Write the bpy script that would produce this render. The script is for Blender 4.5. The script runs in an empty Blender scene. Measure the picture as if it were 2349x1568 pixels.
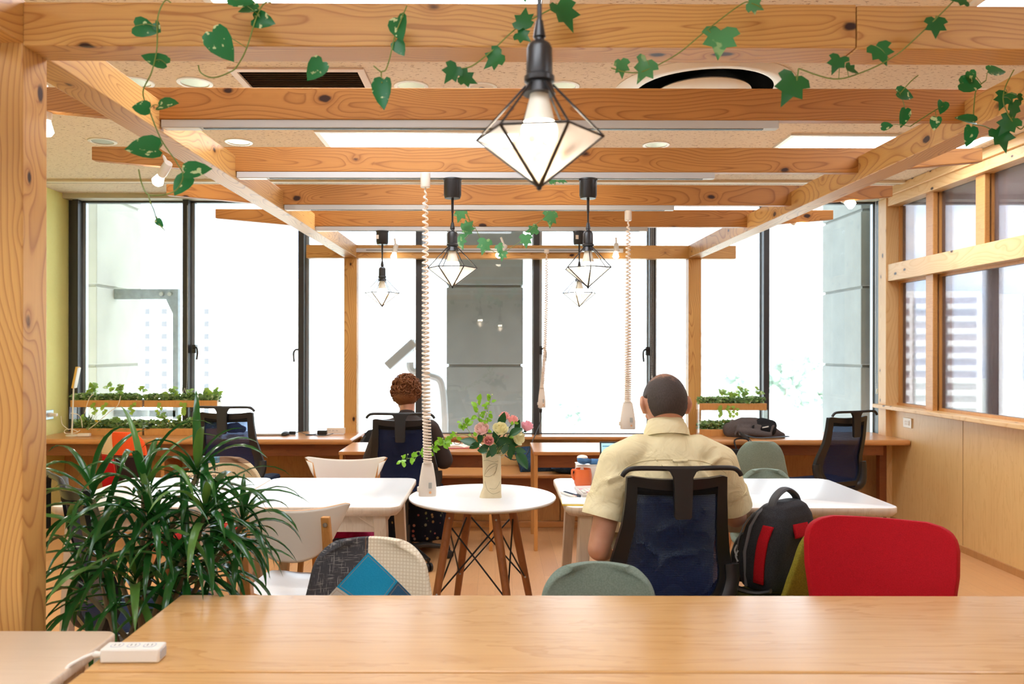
import bpy, bmesh, math, random
from mathutils import Vector, Matrix, Euler, noise
random.seed(7)
PI = math.pi
SC = bpy.context.scene
COL = SC.collection
# ---- survey of the photograph: 2349x1568, focal length in pixels, vanishing point, eye height (m)
F, CX, CY, H, ROLL = 1827.0, 1136.0, 803.0, 1.37, 0.0015
def P(px, py, D):
    x = (px - CX) + ROLL * (py - CY); y = (py - CY) - ROLL * (px - CX)
    return Vector((x / F * D, D, H - y / F * D))
def S(r, g, b, k=1.0):
    def c(u):
        u /= 255.0
        return (u / 12.92 if u <= .04045 else ((u + .055) / 1.055) ** 2.4) * k
    return (c(r), c(g), c(b), 1.0)
# ------------------------------------------------------------------ objects
def thing(name, label, cat, loc=(0, 0, 0), rz=0.0, group=None):
    o = bpy.data.objects.new(name, None); COL.objects.link(o)
    o.location = loc; o.rotation_euler = (0, 0, rz); o.empty_display_size = .05
    o['label'] = label; o['category'] = cat
    if group: o['group'] = group
    return o
def tag(o, label, cat, group=None, kind=None):
    o['label'] = label; o['category'] = cat
    if group: o['group'] = group
    if kind: o['kind'] = kind
    return o
def struct(o):
    o['kind'] = 'structure'; return o
def dup(root, loc, rz, label, group=None):
    r = root.copy(); COL.objects.link(r); r.location = loc; r.rotation_euler = (0, 0, rz); r['label'] = label
    if group: r['group'] = group
    for ch in list(root.children):
        c = ch.copy(); COL.objects.link(c); c.parent = r
        for g in ch.children:
            d = g.copy(); COL.objects.link(d); d.parent = c
    return r
def rotm(rx=0, ry=0, rz=0):
    return Euler((rx, ry, rz)).to_matrix()
def lerp(a, b, t): return a + (b - a) * t
def interp(tab, x):
    if x <= tab[0][0]: return tab[0][1]
    for (x0, y0), (x1, y1) in zip(tab, tab[1:]):
        if x <= x1: return y0 + (y1 - y0) * (x - x0) / (x1 - x0)
    return tab[-1][1]
def smooth_path(pts, n=6):
    pts = [Vector(p) for p in pts]
    if len(pts) < 3: return pts
    out = []
    for i in range(len(pts) - 1):
        p0 = pts[max(i - 1, 0)]; p1 = pts[i]; p2 = pts[i + 1]; p3 = pts[min(i + 2, len(pts) - 1)]
        for k in range(n):
            t = k / n
            out.append(.5 * ((2 * p1) + (p2 - p0) * t + (2 * p0 - 5 * p1 + 4 * p2 - p3) * t * t + (3 * p1 - p0 - 3 * p2 + p3) * t ** 3))
    out.append(pts[-1]); return out
class MB:
    def __init__(self): self.v = []; self.f = []; self.mi = []; self.uv = []
    def add(self, vs, fs, m=0, uvs=None):
        b = len(self.v); self.v += [Vector(p) for p in vs]
        self.uv += (uvs if uvs else [(0, 0)] * len(vs))
        for f in fs: self.f.append([b + i for i in f]); self.mi.append(m)
        return self
    def box(self, c, s, R=None, m=0):
        hx, hy, hz = s[0] / 2, s[1] / 2, s[2] / 2; c = Vector(c)
        vs = [Vector((x * hx, y * hy, z * hz)) for z in (-1, 1) for y in (-1, 1) for x in (-1, 1)]
        if R: vs = [R @ p for p in vs]
        return self.add([p + c for p in vs], [(0, 2, 3, 1), (4, 5, 7, 6), (0, 1, 5, 4), (2, 6, 7, 3), (0, 4, 6, 2), (1, 3, 7, 5)], m)
    def bx(self, x0, x1, y0, y1, z0, z1, m=0):
        return self.box(((x0 + x1) / 2, (y0 + y1) / 2, (z0 + z1) / 2), (abs(x1 - x0), abs(y1 - y0), abs(z1 - z0)), None, m)
    def tube(self, pts, r, n=8, m=0, flat=1.0, cap=True, up=None):
        pts = [Vector(p) for p in pts]; k = len(pts)
        rs = r if isinstance(r, (list, tuple)) else [r] * k
        tan = []
        for i in range(k):
            d = pts[min(i + 1, k - 1)] - pts[max(i - 1, 0)]
            tan.append(d.normalized() if d.length > 1e-9 else Vector((0, 0, 1)))
        a = Vector(up) if up else (Vector((0, 0, 1)) if abs(tan[0].z) < .9 else Vector((1, 0, 0)))
        u = (a - tan[0] * a.dot(tan[0])).normalized(); vs = []
        for i in range(k):
            u = u - tan[i] * u.dot(tan[i])
            u = u.normalized() if u.length > 1e-6 else tan[i].orthogonal().normalized()
            w = tan[i].cross(u)
            for j in range(n):
                t = 2 * PI * j / n
                vs.append(pts[i] + (u * math.cos(t) * flat + w * math.sin(t)) * rs[i])
        fs = [(i * n + j, i * n + (j + 1) % n, (i + 1) * n + (j + 1) % n, (i + 1) * n + j) for i in range(k - 1) for j in range(n)]
        if cap: fs += [tuple(range(n - 1, -1, -1)), tuple((k - 1) * n + j for j in range(n))]
        return self.add(vs, fs, m)
    def limb(self, pts, rs, n=12, m=0):
        """closed chain with rounded ends; rs entries may be (ra, rb) for oval sections"""
        pts = [Vector(p) for p in pts]; g = lambda q: q if isinstance(q, (tuple, list)) else (q, q)
        rs = [g(q) for q in rs]; k = len(pts); seq = []
        d0 = (pts[0] - pts[1]).normalized(); d1 = (pts[-1] - pts[-2]).normalized()
        for t in (80, 55, 28):
            t = math.radians(t); seq.append((pts[0] + d0 * math.sin(t) * rs[0][1] * .8, tuple(q * math.cos(t) for q in rs[0])))
        seq += list(zip(pts, rs))
        for t in (28, 55, 80):
            t = math.radians(t); seq.append((pts[-1] + d1 * math.sin(t) * rs[-1][1] * .8, tuple(q * math.cos(t) for q in rs[-1])))
        vs = []
        ref = Vector((1, 0, 0))
        for i, (p, (ra, rb)) in enumerate(seq):
            d = (seq[min(i + 1, len(seq) - 1)][0] - seq[max(i - 1, 0)][0]).normalized()
            u = ref - d * ref.dot(d)
            if u.length < .2: u = Vector((0, 1, 0)) - d * d.y
            u.normalize(); w = d.cross(u)
            for j in range(n):
                t = 2 * PI * j / n; vs.append(p + u * math.cos(t) * ra + w * math.sin(t) * rb)
        q = len(seq)
        fs = [(i * n + j, i * n + (j + 1) % n, (i + 1) * n + (j + 1) % n, (i + 1) * n + j) for i in range(q - 1) for j in range(n)]
        fs += [tuple(range(n - 1, -1, -1)), tuple((q - 1) * n + j for j in range(n))]
        return self.add(vs, fs, m)
    def lathe(self, prof, c=(0, 0, 0), n=24, R=None, m=0):
        c = Vector(c); vs = []
        for r, z in prof:
            for j in range(n):
                t = 2 * PI * j / n; p = Vector((r * math.cos(t), r * math.sin(t), z)); vs.append(c + (R @ p if R else p))
        k = len(prof)
        fs = [(i * n + j, i * n + (j + 1) % n, (i + 1) * n + (j + 1) % n, (i + 1) * n + j) for i in range(k - 1) for j in range(n)]
        if prof[0][0] > 1e-6: fs.append(tuple(range(n - 1, -1, -1)))
        if prof[-1][0] > 1e-6: fs.append(tuple((k - 1) * n + j for j in range(n)))
        return self.add(vs, fs, m)
    def ell(self, c, r, n=16, k=10, R=None, m=0):
        prof = []; c = Vector(c)
        if not isinstance(r, (tuple, list)): r = (r, r, r)
        vs = []
        for i in range(k + 1):
            a = -PI / 2 + PI * i / k
            for j in range(n):
                t = 2 * PI * j / n
                p = Vector((r[0] * math.cos(a) * math.cos(t), r[1] * math.cos(a) * math.sin(t), r[2] * math.sin(a)))
                vs.append(c + (R @ p if R else p))
        fs = [(i * n + j, i * n + (j + 1) % n, (i + 1) * n + (j + 1) % n, (i + 1) * n + j) for i in range(k) for j in range(n)]
        return self.add(vs, fs, m)
    def grid(self, fn, nu, nv, m=0, wrap=False):
        vs = []; uvs = []
        for j in range(nv + 1):
            for i in range(nu + (0 if wrap else 1)):
                vs.append(fn(i / nu, j / nv)); uvs.append((i / nu, j / nv))
        w = nu if wrap else nu + 1
        fs = [(j * w + i, j * w + (i + 1) % w, (j + 1) * w + (i + 1) % w, (j + 1) * w + i) for j in range(nv) for i in range(nu)]
        return self.add(vs, fs, m, uvs)
    def prism(self, poly, z0, z1, M=None, m=0):
        n = len(poly); vs = [Vector((x, y, z0)) for x, y in poly] + [Vector((x, y, z1)) for x, y in poly]
        if M: vs = [M @ p for p in vs]
        fs = [tuple(range(n - 1, -1, -1)), tuple(range(n, 2 * n))] + [(i, (i + 1) % n, n + (i + 1) % n, n + i) for i in range(n)]
        return self.add(vs, fs, m)
    def build(self, name, mats, parent=None, local=False, matrix=None, bevel=0, seg=2, solid=0, soff=0, sub=0, remesh=0, smooth=True, sm_it=0, ang=38, rim=None):
        me = bpy.data.meshes.new(name)
        vs = self.v
        if parent is not None and not local and matrix is None:
            L = Vector(parent.location)
            if parent.parent is not None: L = L + Vector(parent.parent.location)
            vs = [p - L for p in vs]
        me.from_pydata([tuple(p) for p in vs], [], self.f)
        if not isinstance(mats, (list, tuple)): mats = [mats]
        for q in mats: me.materials.append(q)
        for p, i in zip(me.polygons, self.mi): p.material_index = i
        if any(u != (0, 0) for u in self.uv):
            ul = me.uv_layers.new(name='UVMap')
            for lp in me.loops: ul.data[lp.index].uv = self.uv[lp.vertex_index]
        bm = bmesh.new(); bm.from_mesh(me)
        bmesh.ops.remove_doubles(bm, verts=bm.verts, dist=1e-6)
        bmesh.ops.recalc_face_normals(bm, faces=bm.faces)
        bm.to_mesh(me); bm.free()
        if smooth:
            me.polygons.foreach_set('use_smooth', [True] * len(me.polygons))
            me.set_sharp_from_angle(angle=math.radians(ang))
        o = bpy.data.objects.new(name, me); COL.objects.link(o)
        if parent is not None: o.parent = parent
        if matrix is not None: o.matrix_local = matrix
        if remesh:
            r = o.modifiers.new('r', 'REMESH'); r.mode = 'VOXEL'; r.voxel_size = remesh; r.use_smooth_shade = True
            s = o.modifiers.new('s', 'SMOOTH'); s.factor = .5; s.iterations = sm_it or 6
        if solid:
            s = o.modifiers.new('s', 'SOLIDIFY'); s.thickness = solid; s.offset = soff
            if rim: s.material_offset_rim = rim
        if bevel:
            b = o.modifiers.new('b', 'BEVEL'); b.width = bevel; b.segments = seg; b.limit_method = 'ANGLE'; b.angle_limit = math.radians(40)
        if sub:
            s = o.modifiers.new('u', 'SUBSURF'); s.levels = sub; s.render_levels = sub
        return o
def axis_m(p0, p1, roll=0.0):
    """matrix whose local X runs from p0 to p1 with origin at p0"""
    p0 = Vector(p0); x = (Vector(p1) - p0).normalized()
    u = Vector((0, 0, 1)) if abs(x.z) < .95 else Vector((0, 1, 0))
    y = u.cross(x).normalized(); z = x.cross(y)
    M = Matrix((x, y, z)).transposed().to_4x4(); M.translation = p0
    return M @ Matrix.Rotation(roll, 4, 'X')
def round_rect(w, d, r, n=6):
    out = []
    for cx, cy, a0 in ((w / 2 - r, d / 2 - r, 0), (-w / 2 + r, d / 2 - r, 90), (-w / 2 + r, -d / 2 + r, 180), (w / 2 - r, -d / 2 + r, 270)):
        for k in range(n + 1):
            a = math.radians(a0 + 90 * k / n); out.append((cx + r * math.cos(a), cy + r * math.sin(a)))
    return out
# ------------------------------------------------------------------ materials
def N(nt, t, ins=None, **at):
    n = nt.nodes.new(t)
    for k, v in at.items(): setattr(n, k, v)
    for k, v in (ins or {}).items():
        s = n.inputs[k]
        if isinstance(v, bpy.types.NodeSocket): nt.links.new(v, s)
        else: s.default_value = v
    return n
def M(nt, op, a, b=0.0, c=0.0, clamp=False):
    return N(nt, 'ShaderNodeMath', {0: a, 1: b, 2: c}, operation=op, use_clamp=clamp).outputs[0]
def MIX(nt, f, a, b, mode='MIX'):
    n = N(nt, 'ShaderNodeMix', data_type='RGBA', blend_type=mode)
    for i, v in ((0, f), (6, a), (7, b)):
        if isinstance(v, bpy.types.NodeSocket): nt.links.new(v, n.inputs[i])
        else: n.inputs[i].default_value = v
    return n.outputs[2]
def RAMP(nt, f, stops):
    n = N(nt, 'ShaderNodeValToRGB', {0: f}); e = n.color_ramp.elements
    while len(e) < len(stops): e.new(.5)
    for q, (p, c) in zip(e, stops):
        q.position = p; q.color = c if isinstance(c, (tuple, list)) else (c, c, c, 1)
    return n.outputs[0]
def SEP(nt, v): return N(nt, 'ShaderNodeSeparateXYZ', {0: v}).outputs
def COMB(nt, x, y, z): return N(nt, 'ShaderNodeCombineXYZ', {0: x, 1: y, 2: z}).outputs[0]
def NOISE(nt, v, sc, det=2.0, rough=.5, dist=0.0):
    return N(nt, 'ShaderNodeTexNoise', {'Vector': v, 'Scale': sc, 'Detail': det, 'Roughness': rough, 'Distortion': dist}).outputs[0]
def new_mat(name):
    m = bpy.data.materials.new(name); m.use_nodes = True; nt = m.node_tree; nt.nodes.clear()
    out = nt.nodes.new('ShaderNodeOutputMaterial'); return m, nt, out
def princ(nt, out, col, rough=.5, metal=0.0, spec=.5, bump=None, **kw):
    ins = {'Base Color': col, 'Roughness': rough, 'Metallic': metal, 'Specular IOR Level': spec}
    p = N(nt, 'ShaderNodeBsdfPrincipled', ins)
    for k, v in kw.items(): p.inputs[k].default_value = v
    if bump is not None:
        b = N(nt, 'ShaderNodeBump', {'Height': bump[0], 'Strength': bump[1], 'Distance': bump[2] if len(bump) > 2 else .01})
        nt.links.new(b.outputs[0], p.inputs['Normal'])
    nt.links.new(p.outputs[0], out.inputs[0]); return p
_pm = {}
def PM(name, col, rough=.5, metal=0.0, spec=.5, col2=None, nsc=6.0, namt=.5, bsc=0.0, bst=.2, **kw):
    if name in _pm: return _pm[name]
    m, nt, out = new_mat(name)
    tc = N(nt, 'ShaderNodeTexCoord').outputs['Object']
    c = col
    if col2 is not None:
        f = RAMP(nt, NOISE(nt, tc, nsc, 3.0), [(.5 - namt * .5, 0.0), (.5 + namt * .5, 1.0)]); c = MIX(nt, f, col, col2)
    b = (NOISE(nt, tc, bsc, 3.0, .5, 1.2 if bst > .9 else 0.0), bst, .012 if bst > .9 else .004) if bsc else None
    princ(nt, out, c, rough, metal, spec, b, **kw)
    _pm[name] = m; return m
def EM(name, col, st):
    m, nt, out = new_mat(name)
    e = N(nt, 'ShaderNodeEmission', {0: col, 1: st}); nt.links.new(e.outputs[0], out.inputs[0]); return m
def obj_vec(nt, axis='X', rnd=True):
    tc = N(nt, 'ShaderNodeTexCoord').outputs['Object']; x, y, z = SEP(nt, tc)
    if axis == 'Y': x, y = y, x
    if axis == 'Z': x, z = z, x
    if rnd:
        r = M(nt, 'MULTIPLY', N(nt, 'ShaderNodeObjectInfo').outputs['Random'], 40.0)
        x = M(nt, 'ADD', x, r)
    return x, y, z
def pine(name, axis='X', base=S(222, 174, 104), dark=S(158, 94, 42), knot=S(56, 30, 20), freq=92.0, rough=.42, kn=1.0, amt=.66):
    m, nt, out = new_mat(name)
    x, y, z = obj_vec(nt, axis)
    v = COMB(nt, M(nt, 'MULTIPLY', x, 1.5), M(nt, 'MULTIPLY', y, 3.0), M(nt, 'MULTIPLY', z, 3.0))
    n1 = NOISE(nt, v, 1.0, 2.0); n2 = N(nt, 'ShaderNodeTexNoise', {'Vector': v, 'Scale': 1.0, 'Detail': 1.0}).outputs[1]
    nx, ny, nz = SEP(nt, n2)
    kv = COMB(nt, M(nt, 'MULTIPLY', x, 5.0), M(nt, 'MULTIPLY', y, 9.0), M(nt, 'MULTIPLY', z, 9.0))
    vor = N(nt, 'ShaderNodeTexVoronoi', {'Vector': kv, 'Scale': 1.0, 'Randomness': 1.0}); kd = M(nt, 'ADD', vor.outputs['Distance'], M(nt, 'MULTIPLY', SEP(nt, vor.outputs['Color'])[0], .07))
    bend = M(nt, 'MULTIPLY', M(nt, 'POWER', 2.718, M(nt, 'MULTIPLY', M(nt, 'MULTIPLY', kd, kd), -16.0)), .030 * kn)
    yy = M(nt, 'ADD', M(nt, 'ADD', y, .05), M(nt, 'MULTIPLY', M(nt, 'SUBTRACT', ny, .5), .19))
    zz = M(nt, 'ADD', M(nt, 'SUBTRACT', z, .05), M(nt, 'MULTIPLY', M(nt, 'SUBTRACT', nz, .5), .19))
    r = M(nt, 'SQRT', M(nt, 'ADD', M(nt, 'MULTIPLY', yy, yy), M(nt, 'MULTIPLY', zz, zz)))
    r = M(nt, 'ADD', r, bend)
    s = M(nt, 'FRACT', M(nt, 'MULTIPLY', r, freq))
    line = RAMP(nt, s, [(0.0, .2), (.10, 0.0), (.50, .04), (.78, .35), (.93, 1.0), (1.0, .3)])
    big = NOISE(nt, v, .8, 3.0)
    c = MIX(nt, RAMP(nt, big, [(.3, 0.0), (.7, 1.0)]), base, tuple(base[i] * (.90, .83, .74)[i] for i in range(3)) + (1,))
    c = MIX(nt, M(nt, 'MULTIPLY', line, amt), c, dark)
    fib = NOISE(nt, COMB(nt, M(nt, 'MULTIPLY', x, 8.0), M(nt, 'MULTIPLY', y, 260.0), M(nt, 'MULTIPLY', z, 260.0)), 1.0, 1.0)
    c = MIX(nt, M(nt, 'MULTIPLY', fib, .22), c, dark)
    if kn:
        kz = M(nt, 'ADD', kd, M(nt, 'MULTIPLY', M(nt, 'SUBTRACT', NOISE(nt, kv, 5.0, 2.0), .5), .09))
        halo = RAMP(nt, kz, [(.08, .8), (.30, 0.0)])
        c = MIX(nt, M(nt, 'MULTIPLY', halo, .6), c, dark)
        c = MIX(nt, RAMP(nt, kz, [(.10, 1.0), (.15, 0.0)]), c, knot)
    princ(nt, out, c, rough, 0, .35, (line, .06, .002)); return m
def veneer(name, axis='X', base=S(222, 180, 126), dark=S(196, 146, 92), rough=.35, sc=1.0, seam=None, amt=.8, spec=.5):
    m, nt, out = new_mat(name)
    x, y, z = obj_vec(nt, axis)
    v = COMB(nt, M(nt, 'MULTIPLY', x, 1.1 * sc), M(nt, 'MULTIPLY', y, 9 * sc), M(nt, 'MULTIPLY', z, 9 * sc))
    a = NOISE(nt, v, 1.4, 4.0, .6, .6)
    b = NOISE(nt, COMB(nt, M(nt, 'MULTIPLY', x, 4 * sc), M(nt, 'MULTIPLY', y, 120 * sc), M(nt, 'MULTIPLY', z, 120 * sc)), 1.0, 2.0)
    band = M(nt, 'FRACT', M(nt, 'MULTIPLY', a, 7.0))
    f = M(nt, 'ADD', M(nt, 'MULTIPLY', RAMP(nt, band, [(0, 0.0), (.75, .25), (.95, .8), (1, 0.1)]), .6), M(nt, 'MULTIPLY', b, .5))
    c = MIX(nt, M(nt, 'MULTIPLY', f, amt), base, dark)
    princ(nt, out, c, rough, 0, spec, (b, .03, .001)); return m
def glass_mat(name, tint=(1, 1, 1, 1), refl=1.0, rough=0.0, ior=1.45):
    m, nt, out = new_mat(name)
    t = N(nt, 'ShaderNodeBsdfTransparent', {0: tint}); g = N(nt, 'ShaderNodeBsdfGlossy', {0: (1, 1, 1, 1), 'Roughness': rough})
    fr = N(nt, 'ShaderNodeFresnel', {'IOR': ior}).outputs[0]
    mx = N(nt, 'ShaderNodeMixShader', {0: M(nt, 'MULTIPLY', fr, refl, clamp=True), 1: t.outputs[0], 2: g.outputs[0]})
    nt.links.new(mx.outputs[0], out.inputs[0]); return m
def fabric(name, col, col2=None, sc=160.0, rough=.9, kind='weave', bst=.25):
    if name in _pm: return _pm[name]
    m, nt, out = new_mat(name)
    tc = N(nt, 'ShaderNodeTexCoord').outputs['Object']
    n = NOISE(nt, tc, sc, 2.0); big = NOISE(nt, tc, 9.0, 2.0)
    d = tuple(q * .72 for q in col[:3]) + (1,)
    c = MIX(nt, RAMP(nt, n, [(.35, 0.0), (.65, 1.0)]), col2 or d, col)
    c = MIX(nt, M(nt, 'MULTIPLY', big, .25), c, d)
    princ(nt, out, c, rough, 0, .2, (n, bst, .002)); _pm[name] = m; return m
PINE_X = pine('cedar timber lengthwise', 'X')
PINE_DK = pine('cedar timber cross plank', 'X', base=S(200, 140, 74), dark=S(132, 74, 32), freq=96.0)
PINE_L = pine('light pine trim', 'X', base=S(240, 202, 146), dark=S(212, 156, 96), freq=70.0, kn=.6, amt=.5)
COUNTER = veneer('oiled counter timber', 'X', base=S(212, 152, 94), dark=S(174, 112, 62), rough=.28, sc=.8)
COUNTER_D = veneer('brown apron timber', 'X', base=S(150, 88, 48), dark=S(112, 60, 32), rough=.4)
PANEL = veneer('oak wall panel', 'Z', base=S(238, 200, 138), dark=S(212, 164, 102), rough=.4, sc=.9, amt=.7)
PANEL_M = veneer('oak cabinet panel', 'Z', base=S(204, 152, 96), dark=S(170, 116, 66), rough=.4)
OAK = veneer('oak table top', 'X', base=S(220, 172, 112), dark=S(184, 130, 74), rough=.24, sc=.7, amt=.8)
MAPLE = veneer('maple table top', 'X', base=S(236, 208, 176), dark=S(218, 184, 146), rough=.35, sc=.7, amt=.6)
BIRCH = veneer('white-stained birch', 'Z', base=S(226, 206, 184), dark=S(198, 172, 146), rough=.45)
BEECH = veneer('beech', 'Z', base=S(212, 154, 88), dark=S(184, 122, 62), rough=.4)
DOWEL = veneer('brown dowel', 'Z', base=S(176, 112, 66), dark=S(140, 82, 46), rough=.4)
WHITE_TOP = PM('white laminate', S(250, 250, 250), .22, spec=.5)
WHITE_PLY = PM('white painted ply', S(240, 234, 222), .35)
WHITE_PL = PM('white plastic', S(240, 234, 224), .35)
IVORY_PL = PM('ivory plastic', S(238, 226, 212), .4)
GREY_TRK = PM('pale grey track', S(196, 194, 192), .4)
BLACK_PL = PM('black plastic', S(30, 29, 30), .42)
BLACK_M = PM('black metal', S(34, 34, 36), .35, spec=.6)
BLACK_R = PM('black rod', S(22, 22, 24), .35, spec=.6)
STEEL = PM('brushed steel', S(190, 190, 190), .3, 1.0)
FRAME_AL = PM('dark bronze window frame', S(52, 52, 54), .4)
SASH_AL = PM('silver sash', S(176, 186, 192), .35, .6)
CONC = PM('grey concrete', S(152, 154, 149), .9, col2=S(134, 136, 132), nsc=5.0, namt=.8, bsc=160, bst=.25)
CONC_L = PM('pale concrete', S(182, 179, 166), .9, col2=S(172, 169, 156), nsc=3.0, bsc=200, bst=.2)
YELLOW = PM('yellow wall paint', S(252, 246, 160), .8, col2=S(250, 242, 152), nsc=40, bsc=300, bst=.1)
WHITE_W = PM('white wall', S(238, 234, 226), .8)
def lampglass():
    m, nt, out = new_mat('lamp glass')
    t = N(nt, 'ShaderNodeBsdfTransparent', {0: (.98, .97, .95, 1)}); g = N(nt, 'ShaderNodeBsdfGlossy', {0: (1, 1, 1, 1), 'Roughness': .08}); l = N(nt, 'ShaderNodeBsdfTranslucent', {0: (1, .98, .94, 1)}); d = N(nt, 'ShaderNodeBsdfDiffuse', {0: (1, .98, .94, 1)})
    a = N(nt, 'ShaderNodeMixShader', {0: .5, 1: l.outputs[0], 2: d.outputs[0]}); b = N(nt, 'ShaderNodeMixShader', {0: .34, 1: t.outputs[0], 2: a.outputs[0]})
    fr = N(nt, 'ShaderNodeFresnel', {'IOR': 1.35}).outputs[0]; c = N(nt, 'ShaderNodeMixShader', {0: M(nt, 'MULTIPLY', fr, .5), 1: b.outputs[0], 2: g.outputs[0]}); nt.links.new(c.outputs[0], out.inputs[0]); return m
def veiledglass():
    m, nt, out = new_mat('tinted partition glass with veil')
    t = N(nt, 'ShaderNodeBsdfTransparent', {0: (.635, .62, .635, 1)}); g = N(nt, 'ShaderNodeBsdfGlossy', {0: (1, 1, 1, 1), 'Roughness': .0}); d = N(nt, 'ShaderNodeBsdfDiffuse', {0: S(226, 206, 208)}); l = N(nt, 'ShaderNodeBsdfTranslucent', {0: S(226, 206, 208)})  # mauve diffuse and translucent share puts a reflection-like veil into the tinted glass
    a = N(nt, 'ShaderNodeMixShader', {0: .5, 1: l.outputs[0], 2: d.outputs[0]}); b = N(nt, 'ShaderNodeMixShader', {0: .19, 1: t.outputs[0], 2: a.outputs[0]})
    fr = N(nt, 'ShaderNodeFresnel', {'IOR': 1.4}).outputs[0]; c = N(nt, 'ShaderNodeMixShader', {0: M(nt, 'MULTIPLY', fr, .6), 1: b.outputs[0], 2: g.outputs[0]}); nt.links.new(c.outputs[0], out.inputs[0]); return m
GLASS = glass_mat('clear window glass', (.97, .985, .98, 1), .75)
GLASS_P = veiledglass()
GLASS_L = lampglass()
ACRYL = glass_mat('acrylic', (.98, .985, .985, 1), .12)
NAVY = fabric('navy seat fabric', S(28, 40, 66), S(18, 26, 46))
GREEN_F = fabric('grey-green felt', S(142, 158, 146), S(126, 142, 130), 240)
OLIVE_F = fabric('olive fabric', S(150, 140, 48), S(126, 116, 36), 240)
RED_F = fabric('red mesh fabric', S(196, 20, 36), S(176, 15, 29), 420, .75)
SHIRT = PM('cream cotton', S(248, 236, 194), .85, col2=S(238, 224, 178), nsc=9, bsc=11, bst=1.0)
BROWN_T = PM('dark brown jersey', S(62, 50, 46), .9, col2=S(50, 40, 38), nsc=9, bsc=16, bst=.3)
SKIN = PM('skin', S(222, 168, 138), .5, col2=S(212, 150, 120), nsc=30, namt=.8, **{'Subsurface Weight': .08, 'Subsurface Radius': (.01, .004, .002)})
KHAKI = fabric('khaki twill', S(206, 196, 172))
NAVY_C = fabric('navy cushion cotton', S(52, 76, 104), S(34, 54, 78), 60)
MAGENTA = fabric('magenta velvet', S(190, 28, 90), S(150, 14, 66), 30)
def mesh_fabric():
    m, nt, out = new_mat('navy chair mesh')
    tc = N(nt, 'ShaderNodeTexCoord').outputs['Object']; x, y, z = SEP(nt, tc)
    a = M(nt, 'FRACT', M(nt, 'MULTIPLY', x, 210.0)); b = M(nt, 'FRACT', M(nt, 'MULTIPLY', z, 160.0))
    g = M(nt, 'MULTIPLY', M(nt, 'GREATER_THAN', a, .30), M(nt, 'GREATER_THAN', b, .25))
    d = N(nt, 'ShaderNodeBsdfPrincipled', {'Base Color': MIX(nt, g, S(12, 18, 42), S(22, 44, 96)), 'Roughness': .7, 'Specular IOR Level': .25})
    t = N(nt, 'ShaderNodeBsdfTransparent', {0: (.50, .66, 1, 1)})
    mx = N(nt, 'ShaderNodeMixShader', {0: M(nt, 'SUBTRACT', .95, M(nt, 'MULTIPLY', g, .20)), 1: t.outputs[0], 2: d.outputs[0]})
    nt.links.new(mx.outputs[0], out.inputs[0]); return m
MESH = mesh_fabric()
def floor_mat():
    m, nt, out = new_mat('wood plank floor')
    tc = N(nt, 'ShaderNodeTexCoord').outputs['Object']; x, y, z = SEP(nt, tc)
    row = M(nt, 'FLOOR', M(nt, 'DIVIDE', x, .10))
    off = N(nt, 'ShaderNodeTexWhiteNoise', {1: row}, noise_dimensions='1D').outputs[0]
    yy = M(nt, 'ADD', y, M(nt, 'MULTIPLY', off, 1.2))
    col = M(nt, 'FLOOR', M(nt, 'DIVIDE', yy, .9))
    tone = N(nt, 'ShaderNodeTexWhiteNoise', {0: COMB(nt, row, col, 0.0)}, noise_dimensions='3D').outputs[0]
    g = NOISE(nt, COMB(nt, M(nt, 'ADD', M(nt, 'MULTIPLY', x, 14.0), M(nt, 'MULTIPLY', tone, 30.0)), M(nt, 'MULTIPLY', y, 2.2), tone), 1.0, 4.0, .6, 1.2)
    gf = NOISE(nt, COMB(nt, M(nt, 'MULTIPLY', x, 160.0), M(nt, 'MULTIPLY', y, 6.0), tone), 1.0, 2.0)
    band = M(nt, 'FRACT', M(nt, 'MULTIPLY', g, 5.0))
    c = MIX(nt, tone, S(218, 168, 116), S(204, 150, 100))
    c = MIX(nt, M(nt, 'ADD', M(nt, 'MULTIPLY', RAMP(nt, band, [(0, 0.0), (.8, .2), (.95, .6), (1, 0.0)]), .35), M(nt, 'MULTIPLY', gf, .3)), c, S(180, 124, 78))
    e1 = M(nt, 'FRACT', M(nt, 'DIVIDE', x, .10)); e2 = M(nt, 'FRACT', M(nt, 'DIVIDE', yy, .9))
    gap = M(nt, 'MAXIMUM', M(nt, 'LESS_THAN', e1, .014), M(nt, 'LESS_THAN', e2, .0022))
    c = MIX(nt, M(nt, 'MULTIPLY', gap, .5), c, S(120, 76, 46))
    princ(nt, out, c, .34, 0, .45); return m
def ceil_mat():
    m, nt, out = new_mat('fissured ceiling board')
    tc = N(nt, 'ShaderNodeTexCoord').outputs['Object']; x, y, z = SEP(nt, tc)
    a = NOISE(nt, COMB(nt, M(nt, 'MULTIPLY', x, 38.0), M(nt, 'MULTIPLY', y, 110.0), 0.0), 1.0, 2.0, .6, .4)
    b = NOISE(nt, tc, 7.0, 2.0)
    f = RAMP(nt, a, [(.60, 0.0), (.66, 1.0)])
    c = MIX(nt, b, S(242, 226, 206), S(236, 216, 194))
    c = MIX(nt, M(nt, 'MULTIPLY', f, .8), c, S(150, 110, 84))
    princ(nt, out, c, .95, 0, .1, (f, .4, .004)); return m
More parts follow.
